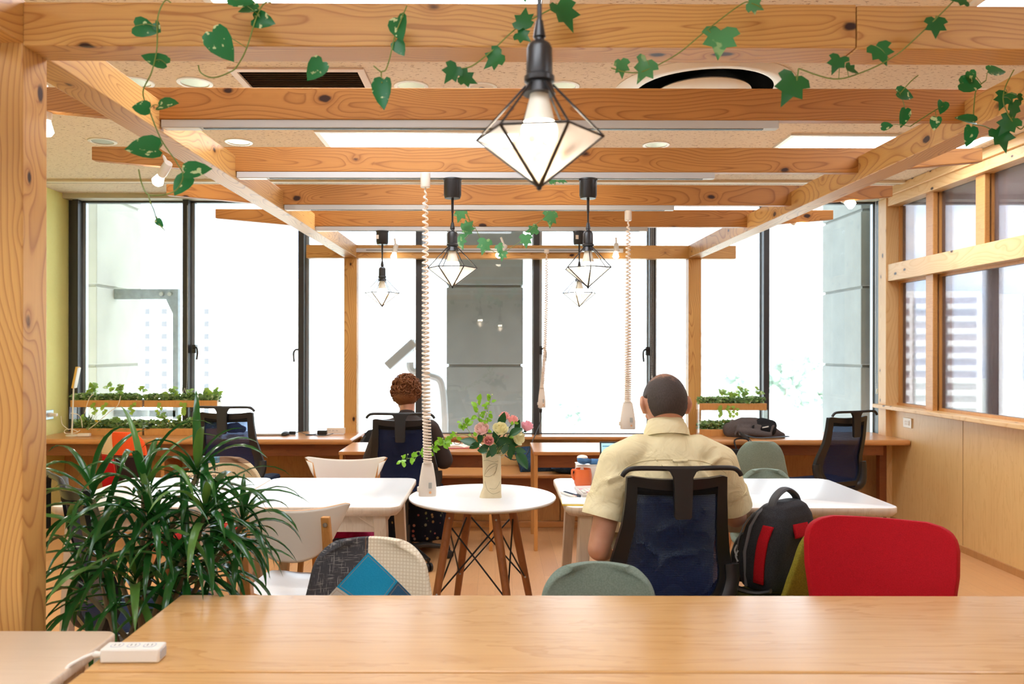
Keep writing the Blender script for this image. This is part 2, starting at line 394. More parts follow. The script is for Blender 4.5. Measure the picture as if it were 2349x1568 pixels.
def leaf_mat(name, c1, c2, c3=None, sc=28.0, thr=.58, rough=.32, trans=.25):
    m, nt, out = new_mat(name)
    tc = N(nt, 'ShaderNodeTexCoord').outputs['Object']
    n = NOISE(nt, tc, sc, 2.0); c = MIX(nt, NOISE(nt, tc, 8.0, 1.0), c1, c2)
    if c3: c = MIX(nt, RAMP(nt, n, [(thr, 0.0), (thr + .05, 1.0)]), c, c3)
    p = N(nt, 'ShaderNodeBsdfPrincipled', {'Base Color': c, 'Roughness': rough, 'Specular IOR Level': .5})
    t = N(nt, 'ShaderNodeBsdfTranslucent', {0: c})
    mx = N(nt, 'ShaderNodeMixShader', {0: trans, 1: p.outputs[0], 2: t.outputs[0]})
    nt.links.new(mx.outputs[0], out.inputs[0]); return m
FLOOR_M = floor_mat(); CEIL_M = ceil_mat()
IVY = leaf_mat('ivy leaf', S(52, 128, 66), S(30, 96, 50), None)
IVY_L = leaf_mat('pale ivy leaf', S(96, 168, 112), S(72, 140, 84), S(150, 190, 130), 30, .6)
POTHOS = leaf_mat('variegated heart leaf', S(44, 136, 74), S(28, 104, 54), S(206, 222, 166), 60, .62)
DRAC = leaf_mat('long plant leaf', S(50, 110, 46), S(26, 74, 32), None, rough=.2)
DRAC_L = leaf_mat('long pale plant leaf', S(110, 150, 70), S(70, 124, 48), None, rough=.3)
BRIGHT = leaf_mat('fresh spray leaf', S(150, 196, 50), S(112, 170, 40), None, trans=.4)
ROSE_LF = leaf_mat('rose leaf', S(36, 92, 42), S(24, 70, 34), None, rough=.35, trans=.15)
PLANTER_LF = leaf_mat('planter leaf', S(168, 194, 118), S(122, 160, 86), S(222, 228, 180), 40, .58, trans=.5)
STEM = PM('green stem', S(120, 142, 66), .5)
# ================================================================== room shell
ZC, XL, XR, YW, YB, XE = 2.67, -3.60, 3.17, 6.75, -2.6, 6.4
def sbox(name, mat, *b, **k):
    q = b; c = Vector(((q[0] + q[1]) / 2, (q[2] + q[3]) / 2, (q[4] + q[5]) / 2))
    return struct(MB().box((0, 0, 0), (q[1] - q[0], q[3] - q[2], q[5] - q[4])).build(name, mat, matrix=Matrix.Translation(c), smooth=False, **k))
sbox('floor', FLOOR_M, XL - .2, XE + .2, YB - .2, YW + .1, -.1, 0)
w = MB(); w.bx(XL - .15, XL, 1.6, YW + .1, 0, ZC); w.bx(XL - .15, XL, YB, 1.6, 0, .7); w.bx(XL - .15, XL, YB, 1.6, 2.45, ZC); w.bx(XL - .15, XL, YB - .1, -2.0, .7, 2.45)
struct(w.build('wall_left', YELLOW, smooth=False))
sbox('wall_back', WHITE_W, XL - .15, XE + .15, YB - .15, YB, 0, ZC)
sbox('wall_far', PANEL_M, XL, XE, 6.662, 6.74, 0, .655)
sbox('wall_outer', WHITE_W, XE, XE + .15, YB, YW + .1, 0, ZC)
sbox('trim_1', COUNTER, -1.10, 1.60, 6.53, 6.76, .638, .662, bevel=.004)          # window sill between the posts
# blind box slot across the ceiling
w = MB(); w.bx(XL, XR, 6.13, 6.17, ZC - .012, ZC - .001); struct(w.build('trim_2', PM('dark slot', S(120, 106, 92), .8), smooth=False))
w = MB(); w.bx(XL, XR, 6.08, 6.13, ZC - .018, ZC - .001); struct(w.build('trim_3', PM('cream moulding', S(236, 220, 196), .6), smooth=False))
sbox('trim_4', PM('window head', S(206, 198, 176), .6), XL, XE, 6.62, 6.76, 2.63, ZC)
# ---- window wall: dark mullions, silver sash, one pane each
WX = [-3.525, -2.60, -1.63, -.643, .347, 1.319, 2.276, 3.236, 4.20, 5.17, 6.14]
for i, (x0, x1) in enumerate(zip(WX, WX[1:])):
    r = bpy.data.objects.new('window_%d' % (i + 1), None); COL.objects.link(r); r.location = ((x0 + x1) / 2, YW, .66); struct(r)
    f = MB(); f.bx(x0 - .024, x0 + .024, YW - .07, YW + .08, .65, 2.64)
    if i == 0: f.bx(x0 - .08, x0 - .024, YW - .03, YW + .08, .65, 2.64)
    if i == 9: f.bx(x1 - .024, x1 + .024, YW - .07, YW + .08, .65, 2.64)
    f.bx(x0, x1, YW, YW + .06, .62, .668); f.bx(x0, x1, YW, YW + .06, 2.615, 2.65)
    f.build('frame', FRAME_AL, r, smooth=False)
    s = MB(); s.bx(x0 + .024, x0 + .05, YW + .01, YW + .05, .668, 2.615); s.bx(x1 - .034, x1 - .024, YW + .01, YW + .05, .668, 2.615)
    s.build('sash', SASH_AL, r, smooth=False)
    MB().bx(x0 + .04, x1 - .03, YW + .028, YW + .034, .66, 2.62).build('pane', GLASS, r, smooth=False)
def handle(win, px, py, flip):
    r = bpy.data.objects[win]; c = P(px, py, YW - .05); h = MB()
    h.box(c + Vector((0, .03, 0)), (.03, .05, .07)); h.tube(smooth_path([c + Vector((0, 0, .01)), c + Vector((.03 * flip, -.02, .012)), c + Vector((.045 * flip, -.03, -.02)), c + Vector((.04 * flip, -.035, -.09))], 5), .008, 8)
    h.build('handle', BLACK_M, r)
handle('window_2', 444, 800, 1); handle('window_2', 688, 805, -1); handle('window_5', 1240, 803, 1); handle('window_5', 1486, 805, -1)
# ---- right partition: oak dado, pine frame, tinted glass
sbox('wall_right', PANEL, XR + .02, XR + .10, YB, 6.42, 0, .905)
for k in range(9):
    y = 5.43 - k * .91; sbox('trim_%d' % (20 + k), PM('panel joint', S(150, 108, 66), .8), XR + .0185, XR + .021, y - .0015, y + .0015, .02, .9)
sbox('baseboard_right', PANEL_M, XR + .005, XR + .02, YB, 6.42, 0, .045)
def trim(n, p0, p1, wy, wz, mat=PINE_L, bevel=.004):
    p0 = Vector(p0); L = (Vector(p1) - p0).length
    return struct(MB().bx(0, L, -wy / 2, wy / 2, -wz / 2, wz / 2).build('trim_%d' % n, mat, matrix=axis_m(p0, p1), bevel=bevel, smooth=False))
XG = XR + .085
trim(5, (XR + .02, YB, .920), (XR + .02, 6.56, .920), .17, .030)              # sill
trim(6, (XR + .03, YB, 1.996), (XR + .03, 6.40, 1.996), .10, .135)            # mid rail
trim(7, (XR + .03, YB, 2.565), (XR + .03, 6.40, 2.565), .10, .075)            # top rail
trim(8, (XR - .00, YB, 2.635), (XR - .00, 6.50, 2.635), .08, .068)            # head
trim(9, (XR + .035, 6.465, 0), (XR + .035, 6.465, 2.60), .13, .13)            # end post
n = 10
for y in (5.84, 4.62, 3.40, 2.18, .96, -.26):
    trim(n, (XR + .03, y, .93), (XR + .03, y, 1.93), .035, .10, BEECH); n += 1
for y in (5.84, 5.23, 4.62, 4.01):
    trim(n, (XR + .03, y, 2.06), (XR + .03, y, 2.53), .035, .10, BEECH); n += 1
k = 20
ys = [6.40, 5.84, 4.62, 3.40, 2.18, .96, -.26, YB]
for a, b in zip(ys, ys[1:]):
    r = bpy.data.objects.new('window_%d' % k, None); COL.objects.link(r); r.location = (XG, (a + b) / 2, .93); struct(r); k += 1
    g = MB(); g.bx(XG - .022, XG + .022, b + .016, b + .045, .935, 1.93); g.bx(XG - .022, XG + .022, a - .045, a - .016, .935, 1.93); g.bx(XG - .025, XG + .02, b, a, .935, .955); g.bx(XG - .02, XG + .02, b, a, 1.91, 1.94)
    g.build('frame', BEECH, r, smooth=False); MB().bx(XG - .003, XG + .003, b, a, .935, 1.94).build('pane', GLASS_P, r, smooth=False)
ys = [6.40, 5.84, 5.23, 4.62, 4.01, YB]
for a, b in zip(ys, ys[1:]):
    r = bpy.data.objects.new('window_%d' % k, None); COL.objects.link(r); r.location = (XG, (a + b) / 2, 2.06); struct(r); k += 1
    g = MB(); g.bx(XG - .022, XG + .022, b + .016, b + .04, 2.06, 2.53); g.bx(XG - .022, XG + .022, a - .04, a - .016, 2.06, 2.53)
    g.build('frame', BEECH, r, smooth=False); MB().bx(XG - .003, XG + .003, b, a, 2.05, 2.54).build('pane', GLASS_P, r, smooth=False)
# left rear window opening (behind the camera) gets panes too
r = bpy.data.objects.new('window_40', None); COL.objects.link(r); r.location = (XL - .08, -.2, .7); struct(r)
g = MB()
for y in (-2.0, -.8, .4, 1.6): g.bx(XL - .12, XL - .05, y - .025, y + .025, .7, 2.45)
g.build('frame', FRAME_AL, r, smooth=False); MB().bx(XL - .083, XL - .077, -2.0, 1.6, .7, 2.45).build('pane', GLASS, r, smooth=False)
# ---- wall sockets
def socket(name, c, nrm, w, h, label):
    t = thing(name, label, 'socket', c); x, y = nrm
    R = Matrix.Rotation(math.atan2(x, -y), 3, 'Z')
    MB().box((0, -.004, 0), (w, .009, h), None).build('cover_plate', SASH_AL if 'steel' in label else WHITE_PL, t, matrix=R.to_4x4(), bevel=.002)
    m = MB(); m.box((.0, -.0095, 0), (w * .55, .003, h * .5)); m.build('insert', IVORY_PL, t, matrix=R.to_4x4())
    s = MB()
    for i in (-.18, .0, .18):
        for j in (-.12, .12): s.box((i * w, -.0112, j * h), (.0025, .001, .010))
    s.build('slot', BLACK_PL, t, matrix=R.to_4x4(), smooth=False)
socket('wall_socket', (XR + .0195, 6.15, .815), (-1, 0), .12, .075, 'white plastic wall socket plate on the oak panel above the right counter')
socket('wall_socket', (XL + .001, 6.42, .845), (1, 0), .115, .075, 'steel wall socket plate on the yellow wall with a plug in it')
# ================================================================== outside
SCALE_SUN = 1.0
def far_building(name, label, X0, X1, D, ztop, zbot, rows, pitch, cols, wall, glassm, curve=0.0):
    """a block with recessed window bands; cols = list of (u0,u1) spans along the facade"""
    t = thing(name, label, 'building', ((X0 + X1) / 2, D, zbot)); Wd = X1 - X0
    def pt(u, d=0.0): return (X0 + Wd * u, D + d + curve * (2 * u - 1) ** 2 * -1.0)
    m = MB(); us = [i / 16 for i in range(17)]
    poly = [(pt(u)[0], pt(u)[1]) for u in us] + [(X1, D + 14), (X0, D + 14)]
    m.prism(poly, zbot, ztop); m.build('body', wall, t, smooth=False)
    for r in range(rows):
        z1 = ztop - 1.6 - r * pitch
        for a, b in cols:
            g = MB(); s = MB(); q = 3 if curve else 1
            for k in range(q):
                ua, ub = a + (b - a) * k / q, a + (b - a) * (k + 1) / q
                A, B = pt(ua, -.06), pt(ub, -.06); g.add([(A[0], A[1], z1 - pitch * .48), (B[0], B[1], z1 - pitch * .48), (B[0], B[1], z1), (A[0], A[1], z1)], [(0, 1, 2, 3)])
                A, B = pt(ua, -1.2), pt(ub, -1.2); C, E = pt(ub, 0), pt(ua, 0); zz = z1 - pitch * .50
                s.add([(A[0], A[1], zz - pitch * .40), (B[0], B[1], zz - pitch * .40), (B[0], B[1], zz), (A[0], A[1], zz), (E[0], E[1], zz - pitch * .4), (C[0], C[1], zz - pitch * .4), (C[0], C[1], zz), (E[0], E[1], zz)], [(0, 1, 2, 3), (3, 2, 6, 7), (4, 5, 1, 0)])
            f = g.build('window_band', glassm, t, smooth=False)
            if curve: s.build('balcony', wall, t, smooth=False)
    return t
B_WHITE = PM('white facade', S(246, 244, 242), .9)
B_GLASS = PM('facade glass', S(160, 150, 155), .5)
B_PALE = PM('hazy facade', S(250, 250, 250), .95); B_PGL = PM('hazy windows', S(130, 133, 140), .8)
def px_x(px, D): return (px - CX) / F * D
def px_z(py, D): return H - (py - CY) / F * D
far_building('apartment_building', 'white curved apartment block with dark balcony bands seen through the right partition', px_x(2030, 190), px_x(2236, 190), 190, px_z(666, 190), -28, 13, 2.92, [(.0, .26), (.31, .62), (.66, .97)], B_WHITE, B_GLASS, 2.0)
far_building('apartment_building', 'narrow white tower block beside the curved apartment block', px_x(2238, 196), px_x(2345, 196), 196, px_z(672, 196), -28, 12, 2.92, [(.34, .37)], B_WHITE, B_GLASS)
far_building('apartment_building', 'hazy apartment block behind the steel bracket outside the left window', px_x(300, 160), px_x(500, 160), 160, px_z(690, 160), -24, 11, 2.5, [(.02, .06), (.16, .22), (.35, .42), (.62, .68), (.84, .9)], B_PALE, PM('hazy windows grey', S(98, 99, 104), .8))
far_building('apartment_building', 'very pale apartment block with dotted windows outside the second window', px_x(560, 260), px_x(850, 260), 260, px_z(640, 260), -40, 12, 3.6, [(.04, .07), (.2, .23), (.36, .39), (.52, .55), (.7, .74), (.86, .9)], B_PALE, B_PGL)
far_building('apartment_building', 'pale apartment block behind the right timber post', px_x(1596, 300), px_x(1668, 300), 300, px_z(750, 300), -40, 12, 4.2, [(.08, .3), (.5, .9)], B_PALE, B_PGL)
g = MB(); g.add([(-700, 30, -30), (900, 30, -30), (900, 900, -30), (-700, 900, -30)], [(0, 1, 2, 3)])
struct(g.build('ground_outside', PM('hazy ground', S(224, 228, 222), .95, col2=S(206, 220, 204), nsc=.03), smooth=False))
random.seed(3)
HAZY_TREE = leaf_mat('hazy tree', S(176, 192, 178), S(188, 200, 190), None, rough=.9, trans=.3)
for i, (px, py, w, h, lab) in enumerate([(1690, 880, 74, 70, 'pale green tree outside beside the left edge of the dark right mullion'), (1800, 868, 90, 84, 'pale green tree outside just right of the dark right mullion'), (1862, 846, 50, 66, 'tall pale tree outside against the right concrete fin'), (1850, 910, 84, 50, 'low pale bushy tree outside above the right office chair'), (1318, 950, 60, 54, 'pale tree outside behind the hanging cable plug')]):
    D = 120 + 8 * i; c = P(px, py, D); sc = D / F; t = thing('tree', lab, 'tree', (c.x, c.y, -30), group='trees outside the windows')
    m = MB()
    for k in range(46):
        q = Vector((random.gauss(0, .32) * w * sc, random.uniform(-3, 3), random.gauss(0, .3) * h * sc))
        m.ell(c + q, (random.uniform(.08, .16) * w * sc, random.uniform(.08, .16) * w * sc, random.uniform(.08, .14) * h * sc), 6, 4, rotm(random.random(), random.random(), 0))
    m.build('foliage', HAZY_TREE, t)
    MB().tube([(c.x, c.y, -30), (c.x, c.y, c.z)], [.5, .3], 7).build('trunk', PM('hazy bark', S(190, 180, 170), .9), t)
# facade piers of this building
def pier(lab, x0, x1, y0, y1, mat, zs):
    t = thing('concrete_pier', lab, 'pier', ((x0 + x1) / 2, y0, -3)); m = MB(); zz = [-3] + zs + [6]
    for a, b in zip(zz, zz[1:]): m.bx(x0, x1, y0, y1, a + .012, b - .012)
    m.bx(x0 + .02, x1 - .02, y0 + .02, y1 - .02, -3, 6); m.build('body', mat, t, bevel=.008, smooth=False); return t
pier('pale concrete pier outside the leftmost window', px_x(190, 7.6), px_x(222, 7.6), 7.6, 8.55, CONC_L, [px_z(840, 7.6), px_z(655, 7.6), px_z(445, 7.6)])
pm = pier('broad grey concrete pier outside the middle window', px_x(1024, 7.8), px_x(1200, 7.8), 7.8, 8.5, CONC, [px_z(838, 7.8), px_z(656, 7.8)])
pier('grey concrete pier outside beside the end of the right partition', px_x(1975, 7.6), px_x(2006, 7.6), 7.6, 8.5, CONC, [px_z(838, 7.6), px_z(657, 7.6), px_z(480, 7.6)])
t = thing('steel_bracket', 'grey steel angle bracket outside the leftmost window', 'bracket', P(400, 945, 7.97))
m = MB(); D = 7.97
a = [P(x, y, D) for x, y in ((265, 663), (411, 663), (411, 960), (399, 960), (399, 720), (383, 686), (265, 686))]
m.add([q + Vector((0, -.03, 0)) for q in a] + [q + Vector((0, .03, 0)) for q in a], [(0, 1, 2, 3, 4, 5, 6), (13, 12, 11, 10, 9, 8, 7)] + [(i, (i + 1) % 7, 7 + (i + 1) % 7, 7 + i) for i in range(7)])
b0, b1 = P(262, 940, D), P(405, 955, D); m.bx(b0.x, b1.x, D - .03, D + .03, b1.z, b0.z)
m.build('arm', PM('galvanised steel', S(150, 158, 160), .6, col2=S(120, 128, 132), nsc=20), t, smooth=False)
m = MB()
for x in (369, 388): m.lathe([(.02, 0), (.02, .015)], P(x, 674, D - .05), 10, rotm(-PI / 2))
m.build('bolt', PM('grey bolt', S(170, 170, 164), .6), t)
t = thing('outdoor_floodlight', 'grey outdoor floodlight tilted outside the window beside the third mullion', 'floodlight', P(945, 850, 7.5))
c = P(923, 812, 7.5); R = rotm(0, -math.radians(42), 0)
MB().box(c, (.34, .3, .085), R).build('housing', PM('grey housing', S(198, 202, 204), .6), t, bevel=.01)
m = MB(); q = P(945, 850, 7.5); m.tube(smooth_path([q + Vector((-.02, 0, .08)), q + Vector((0, 0, 0)), P(985, 862, 7.5), P(1012, 880, 7.5), P(1020, 960, 7.5), P(1020, 1000, 7.5), P(1020, 1400, 7.5), P(1020, 1800, 7.5)], 5), .035, 8)
m.build('pipe_arm', PM('grey pipe', S(206, 208, 206), .6), t)
sbox('wall_upper_sun_block', CONC_L, -14, 14, -12, YW + .16, 2.95, 13)  # unseen upper floors, added as one block to keep sun off the piers
# ================================================================== world, sun
wd = bpy.data.worlds.new('sky'); SC.world = wd; wd.use_nodes = True; nt = wd.node_tree; nt.nodes.clear()
gn = N(nt, 'ShaderNodeTexCoord').outputs['Generated']; x, y, z = SEP(nt, gn)
n1 = NOISE(nt, COMB(nt, M(nt, 'MULTIPLY', x, 3.0), M(nt, 'MULTIPLY', y, 3.0), M(nt, 'MULTIPLY', z, 12.0)), 1.6, 4.0, .55, .5)
sky = MIX(nt, RAMP(nt, n1, [(.38, 0.0), (.62, 1.0)]), (.80, 1.02, 1.30, 1), (1.25, 1.30, 1.34, 1))
bg = N(nt, 'ShaderNodeBackground', {0: sky, 1: 2.6}); o = nt.nodes.new('ShaderNodeOutputWorld'); nt.links.new(bg.outputs[0], o.inputs[0])
def lamp(name, typ, loc, en, col=(1, 1, 1), **kw):
    l = bpy.data.lights.new(name, typ); l.energy = en; l.color = col
    for a, b in kw.items(): setattr(l, a, b)
    o = bpy.data.objects.new(name, l); COL.objects.link(o); o.location = loc; return o
sn = lamp('sun', 'SUN', (0, -10, 20), 8.0, (1, .97, .92), angle=.01); sn.rotation_euler = (math.radians(42), 0, math.radians(16))
for nm, loc, sx, sy, rot in (('portal far', ((WX[0] + WX[-1]) / 2, YW + .12, 1.64), WX[-1] - WX[0], 2.0, (-PI / 2, 0, 0)), ('portal left', (XL - .16, -.2, 1.57), 1.75, 3.6, (0, -PI / 2, 0))):
    o = lamp(nm, 'AREA', loc, 1, shape='RECTANGLE', size=sx, size_y=sy); o.rotation_euler = rot; o.data.cycles.is_portal = True
# ================================================================== timber pergola
ZB, ZT = 2.110, 2.212
XI, XO = -1.14, 1.59
pg = thing('timber_pergola', 'orange pine pergola frame of four posts, two long beams and cross planks', 'pergola', (.2, 4.2, 0))
PLOC = Vector(pg.location)
def timber(name, p0, p1, w, h, mat, taper=None, bevel=.003):
    """square timber from p0 to p1 (centre line of its lower face)"""
    p0 = Vector(p0); p1 = Vector(p1); L = (p1 - p0).length
    m = MB()
    if taper:
        pr = [(0, h - taper[1]), (taper[0], 0), (L - taper[0], 0), (L, h - taper[1]), (L, h), (0, h)]
        n = len(pr); vs = [(x, -w / 2, z) for x, z in pr] + [(x, w / 2, z) for x, z in pr]
        m.add(vs, [tuple(range(n)), tuple(range(2 * n - 1, n - 1, -1))] + [(i, n + i, n + (i + 1) % n, (i + 1) % n) for i in range(n)])
    else: m.bx(0, L, -w / 2, w / 2, 0, h)
    return m.build(name, mat, pg, matrix=axis_m(p0 - PLOC, p1 - PLOC), bevel=bevel, smooth=False)
T = .105
for x, y in ((XI - T / 2, 1.92 + T / 2), (XI - T / 2, 6.55 + T / 2), (XO + T / 2, 6.55 + T / 2), (XO + T / 2, 1.92 + T / 2)):
    o = timber('post', (x - 0, y, 0), (x, y, 2.125), T, T, PINE_X)
    o.matrix_local = axis_m(Vector((x, y, 0)) - PLOC, Vector((x, y, 2)) - PLOC) @ Matrix.Translation((0, 0, -T / 2))
timber('long_beam', (XI - T / 2, .9, ZB - .006), (XI - T / 2, 6.66, ZB + .022), T, .105, PINE_X)
timber('long_beam', (XO + T / 2, .9, ZB - .006), (XO + T / 2, 6.66, ZB + .022), T, .105, PINE_X)
yb = 1.92 + T / 2
timber('cross_beam', (XI, yb, 2.103), (px_x(1963, 1.92), yb, 2.100), T, .105, PINE_X)
timber('cross_beam', (px_x(1965, 1.92), yb + .001, 2.097), (XO, yb + .001, 2.095), T, .106, PINE_X)
for D in (1.30, 2.70, 3.49, 4.28, 5.03):
    timber('cross_plank', (-1.77, D + .02, 2.152), (2.135, D + .02, 2.150), .04, .108, PINE_DK, taper=(.55, .058))
timber('cross_beam', (-1.556, 6.55 + .05, 2.127), (1.98, 6.55 + .05, 2.125), .10, .108, PINE_X)
# ---- lighting tracks under the planks
def track(label, x0, x1, y, z, front=False):
    t = thing('lighting_track', label, 'lighting track', ((x0 + x1) / 2, y, z), group='lighting tracks on the pergola')
    if front:
        MB().bx(x0, x1, y - .03, y, z - .016, z + .016).build('rail', GREY_TRK, t, bevel=.002, smooth=False); MB().bx(x0 + .1, x1 - .03, y - .0305, y - .028, z - .005, z + .005).build('slot', PM('slot grey', S(130, 128, 124), .6), t, smooth=False)
    else:
        MB().bx(x0, x1, y - .018, y + .018, z - .026, z).build('rail', GREY_TRK, t, bevel=.0015, smooth=False); MB().bx(x0 + .14, x1 - .05, y - .008, y + .008, z - .0275, z - .025).build('slot', BLACK_PL, t, smooth=False)
        MB().bx(x0 + .005, x0 + .13, y - .016, y + .016, z - .0285, z - .0255).build('feed_box', WHITE_PL, t, bevel=.001, smooth=False)
ZR = 2.151
track('white lighting track under the plank above the nearest lamp', -1.12, .962, 1.32, ZR)
track('long white track under the plank directly behind the front beam', XI + .005, .962, 2.72, ZR)
track('white track carrying the two middle geometric lamps', XI + .005, .962, 3.51, ZR)
track('white track under the plank in front of the furthest hanging plank', XI + .005, .962, 4.30, ZR)
track('white track carrying the two far geometric lamps', XI + .005, .962, 5.05, ZR)
track('white track screwed to the face of the rear beam at the windows', px_x(813, 6.55), px_x(1428, 6.55), 6.548, px_z(575, 6.55), True)
# ================================================================== geometric pendants
BULB = EM('lit bulb', (1.0, .90, .74, 1), 22.0)
BULB2 = EM('lit spot bulb', (1.0, .86, .66, 1), 12.0)
DRYF = PM('dried flower', S(226, 190, 120), .9, col2=S(196, 160, 90), nsc=60)
def pendant(label, x, y, zt, rz, label_sticker=False):
    t = thing('pendant_lamp', label, 'pendant lamp', (x, y, zt), rz, 'geometric glass pendant lamps')
    b = dict(local=True)
    MB().lathe([(.0, 0), (.040, 0), (.041, -.006), (.0385, -.008), (.0385, -.072), (.034, -.086), (.0, -.088)], (0, 0, 0), 28).build('canopy', BLACK_PL, t, **b)
    MB().tube([(0, 0, -.086), (0, 0, -.215)], .0042, 8).lathe([(.006, -.088), (.0055, -.15)], n=8).build('cord', BLACK_R, t, **b)
    MB().lathe([(.0, -.192), (.006, -.192), (.010, -.214), (.011, -.220), (.008, -.222), (.009, -.226), (.018, -.232), (.022, -.240), (.0225, -.285), (.026, -.288), (.026, -.296), (.021, -.298), (.028, -.318), (0, -.318)], n=24).build('lamp_holder', BLACK_M, t, **b)
    MB().lathe([(.016, -.318), (.018, -.33), (.0275, -.368)], n=20).build('bulb_neck', PM('bulb neck', S(240, 232, 214), .5), t, **b)
    MB().lathe([(.0275, -.366), (.031, -.378), (.030, -.392), (.022, -.408), (.0, -.414)], n=20).build('bulb', BULB, t, **b)
    R, zb, ztip, ztop = .109, -.393, -.477, -.302
    V = [Vector((R * math.cos(PI / 3 * k), R * math.sin(PI / 3 * k), zb)) for k in range(6)]
    U = [Vector((.023 * math.cos(PI / 3 * k), .023 * math.sin(PI / 3 * k), ztop)) for k in range(6)]; tip = Vector((0, 0, ztip))
    wr = MB()
    for k in range(6):
        wr.tube([U[k], V[k]], .0021, 6); wr.tube([V[k], V[(k + 1) % 6]], .0021, 6)
    wr.build('wire_cage', BLACK_R, t, **b)
    st = MB()
    for k in range(6): st.tube([V[k], tip], [.0028, .0042], 6, flat=.5)
    st.ell(tip, .005, 8, 5); st.build('tip_rib', BLACK_R, t, **b)
    gl = MB()
    for k in range(6):
        a, c = V[k] * .985, V[(k + 1) % 6] * .985; a.z = c.z = zb; gl.add([a, c, tip + Vector((0, 0, .004))], [(0, 1, 2)])
    gl.build('glass_panel', GLASS_L, t, local=True, smooth=False, solid=.0015)
    fl = MB()
    for k in range(34):
        a = random.random() * 2 * PI; r = random.uniform(.005, .05); p = Vector((r * math.cos(a), r * math.sin(a), zb - .05 + r * .7 + random.uniform(-.004, .012)))
        if p.z < ztip + r * .9: p.z = ztip + r * .9
        fl.ell(p, random.uniform(.004, .009), 6, 4); fl.tube([(0, 0, ztip + .008), p], .0007, 4)
    fl.build('dried_flower', DRYF, t, **b)
    if label_sticker: MB().bx(-.036, -.018, -.0392, -.0372, -.055, -.03).build('sticker', IVORY_PL, t, local=True)
    lamp('pendant light', 'POINT', (x, y, zt - .435), 2.6, (1, .86, .68), shadow_soft_size=.03)
    return t
ZP = ZR - .0265
pendant('geometric glass and black wire pendant lamp, largest and nearest, before the front beam', P(1237, 300, 1.36).x, 1.36, ZP, math.radians(52))
pendant('geometric pendant lamp hanging beside the first coiled cable above the round table', P(1038, 500, 3.51).x, 3.51, ZP, 0.0)
pendant('geometric pendant lamp hanging above the man with the green sprig in it', P(1349, 500, 3.51).x, 3.51, ZP, math.radians(30))
pendant('small geometric pendant lamp with a sticker hanging above the seated woman', P(877, 500, 5.05).x, 5.05, ZP, math.radians(2), True)
pendant('small geometric pendant lamp half hidden behind another pendant lamp', P(1329, 500, 5.05).x, 5.05, ZP, math.radians(12), True)
# ================================================================== track spots
def spot(label, p, tilt, en=10.0):
    t = thing('track_spotlight', label, 'spotlight', p, 0, 'small white track spotlights'); R = rotm(tilt[0], tilt[1], 0)
    MB().lathe([(0, .075), (.018, .075), (.02, .065), (.02, .01), (.017, .0), (0, 0)], n=16, R=R).build('body', WHITE_PL, t, local=True)
    MB().tube([(0, 0, .12), R @ Vector((0, 0, .06))], .008, 8).build('stem', WHITE_PL, t, local=True)
    l = lamp('spot beam', 'SPOT', Vector(p) + R @ Vector((0, 0, -.07)), en, (1, .94, .84), shadow_soft_size=.03, spot_size=math.radians(110), spot_blend=.7); l.rotation_euler = R.to_euler()
    MB().lathe([(.014, .005), (.022, -.025), (.026, -.04), (.018, -.052), (0, -.055)], n=16, R=R).build('bulb', BULB2, t, local=True)
spot('white spotlight on the rear track left of the second hanging cable', P(905, 580, 6.47), (-.3, .15))
spot('white spotlight on the rear track aimed at the middle window', P(1149, 578, 6.47), (-.4, .6))
spot('white spotlight on the rear track at its right end', P(1413, 578, 6.47), (-.3, .1))
spot('white spotlight under the overhang of the second plank at left, above the yellow wall', P(370, 402, 3.51), (.5, .8), 70.0); spot('white spotlight under the plank end beside the left front post', P(105, 276, 2.72), (0, 0))
spot('white spotlight under the third plank end right of the right beam', P(1940, 460, 4.30), (-.2, -.9)); spot('white spotlight under the fourth plank end right of the right beam', P(1826, 512, 5.05), (-.2, -1.0))
# ================================================================== ceiling fittings
PANEL_E = EM('lit ceiling panel', (.93, .98, 1.06, 1), 8.5)
def panel(label, x0, x1, y0, y1):
    t = thing('ceiling_light', label, 'ceiling light', ((x0 + x1) / 2, (y0 + y1) / 2, ZC), group='flush ceiling light panels')
    f = MB(); z0 = ZC - .012
    f.bx(x0 - .03, x1 + .03, y0 - .03, y0, z0, ZC); f.bx(x0 - .03, x1 + .03, y1, y1 + .03, z0, ZC); f.bx(x0 - .03, x0, y0, y1, z0, ZC); f.bx(x1, x1 + .03, y0, y1, z0, ZC)
    f.build('frame', WHITE_PL, t, smooth=False); MB().bx(x0, x1, y0, y1, ZC - .006, ZC - .002).build('diffuser', PANEL_E, t, smooth=False)
dy = .58
for lab, x0, y0 in (('lit flush ceiling panel behind the large near lamp', -1.045, 4.74), ('lit flush ceiling panel above the right beam', 1.80, 4.80), ('lit flush ceiling panel above the front beam at top of view', -1.05, 2.50), ('lit flush ceiling panel at the upper right corner', 1.80, 2.48)):
    panel(lab, x0, x0 + 1.22, y0, y0 + dy)
for lab, x0, y0 in (('lit ceiling panel over the near tables', -1.05, .2), ('lit ceiling panel over the near right aisle', 1.80, .2), ('lit ceiling panel over the left rear', -3.2, .2), ('lit ceiling panel behind the desks', .3, -1.8)):
    panel(lab, x0, x0 + 1.22, y0, y0 + dy)
REFL = PM('silver reflector', S(168, 154, 124), .3, .9)
HOLES = []
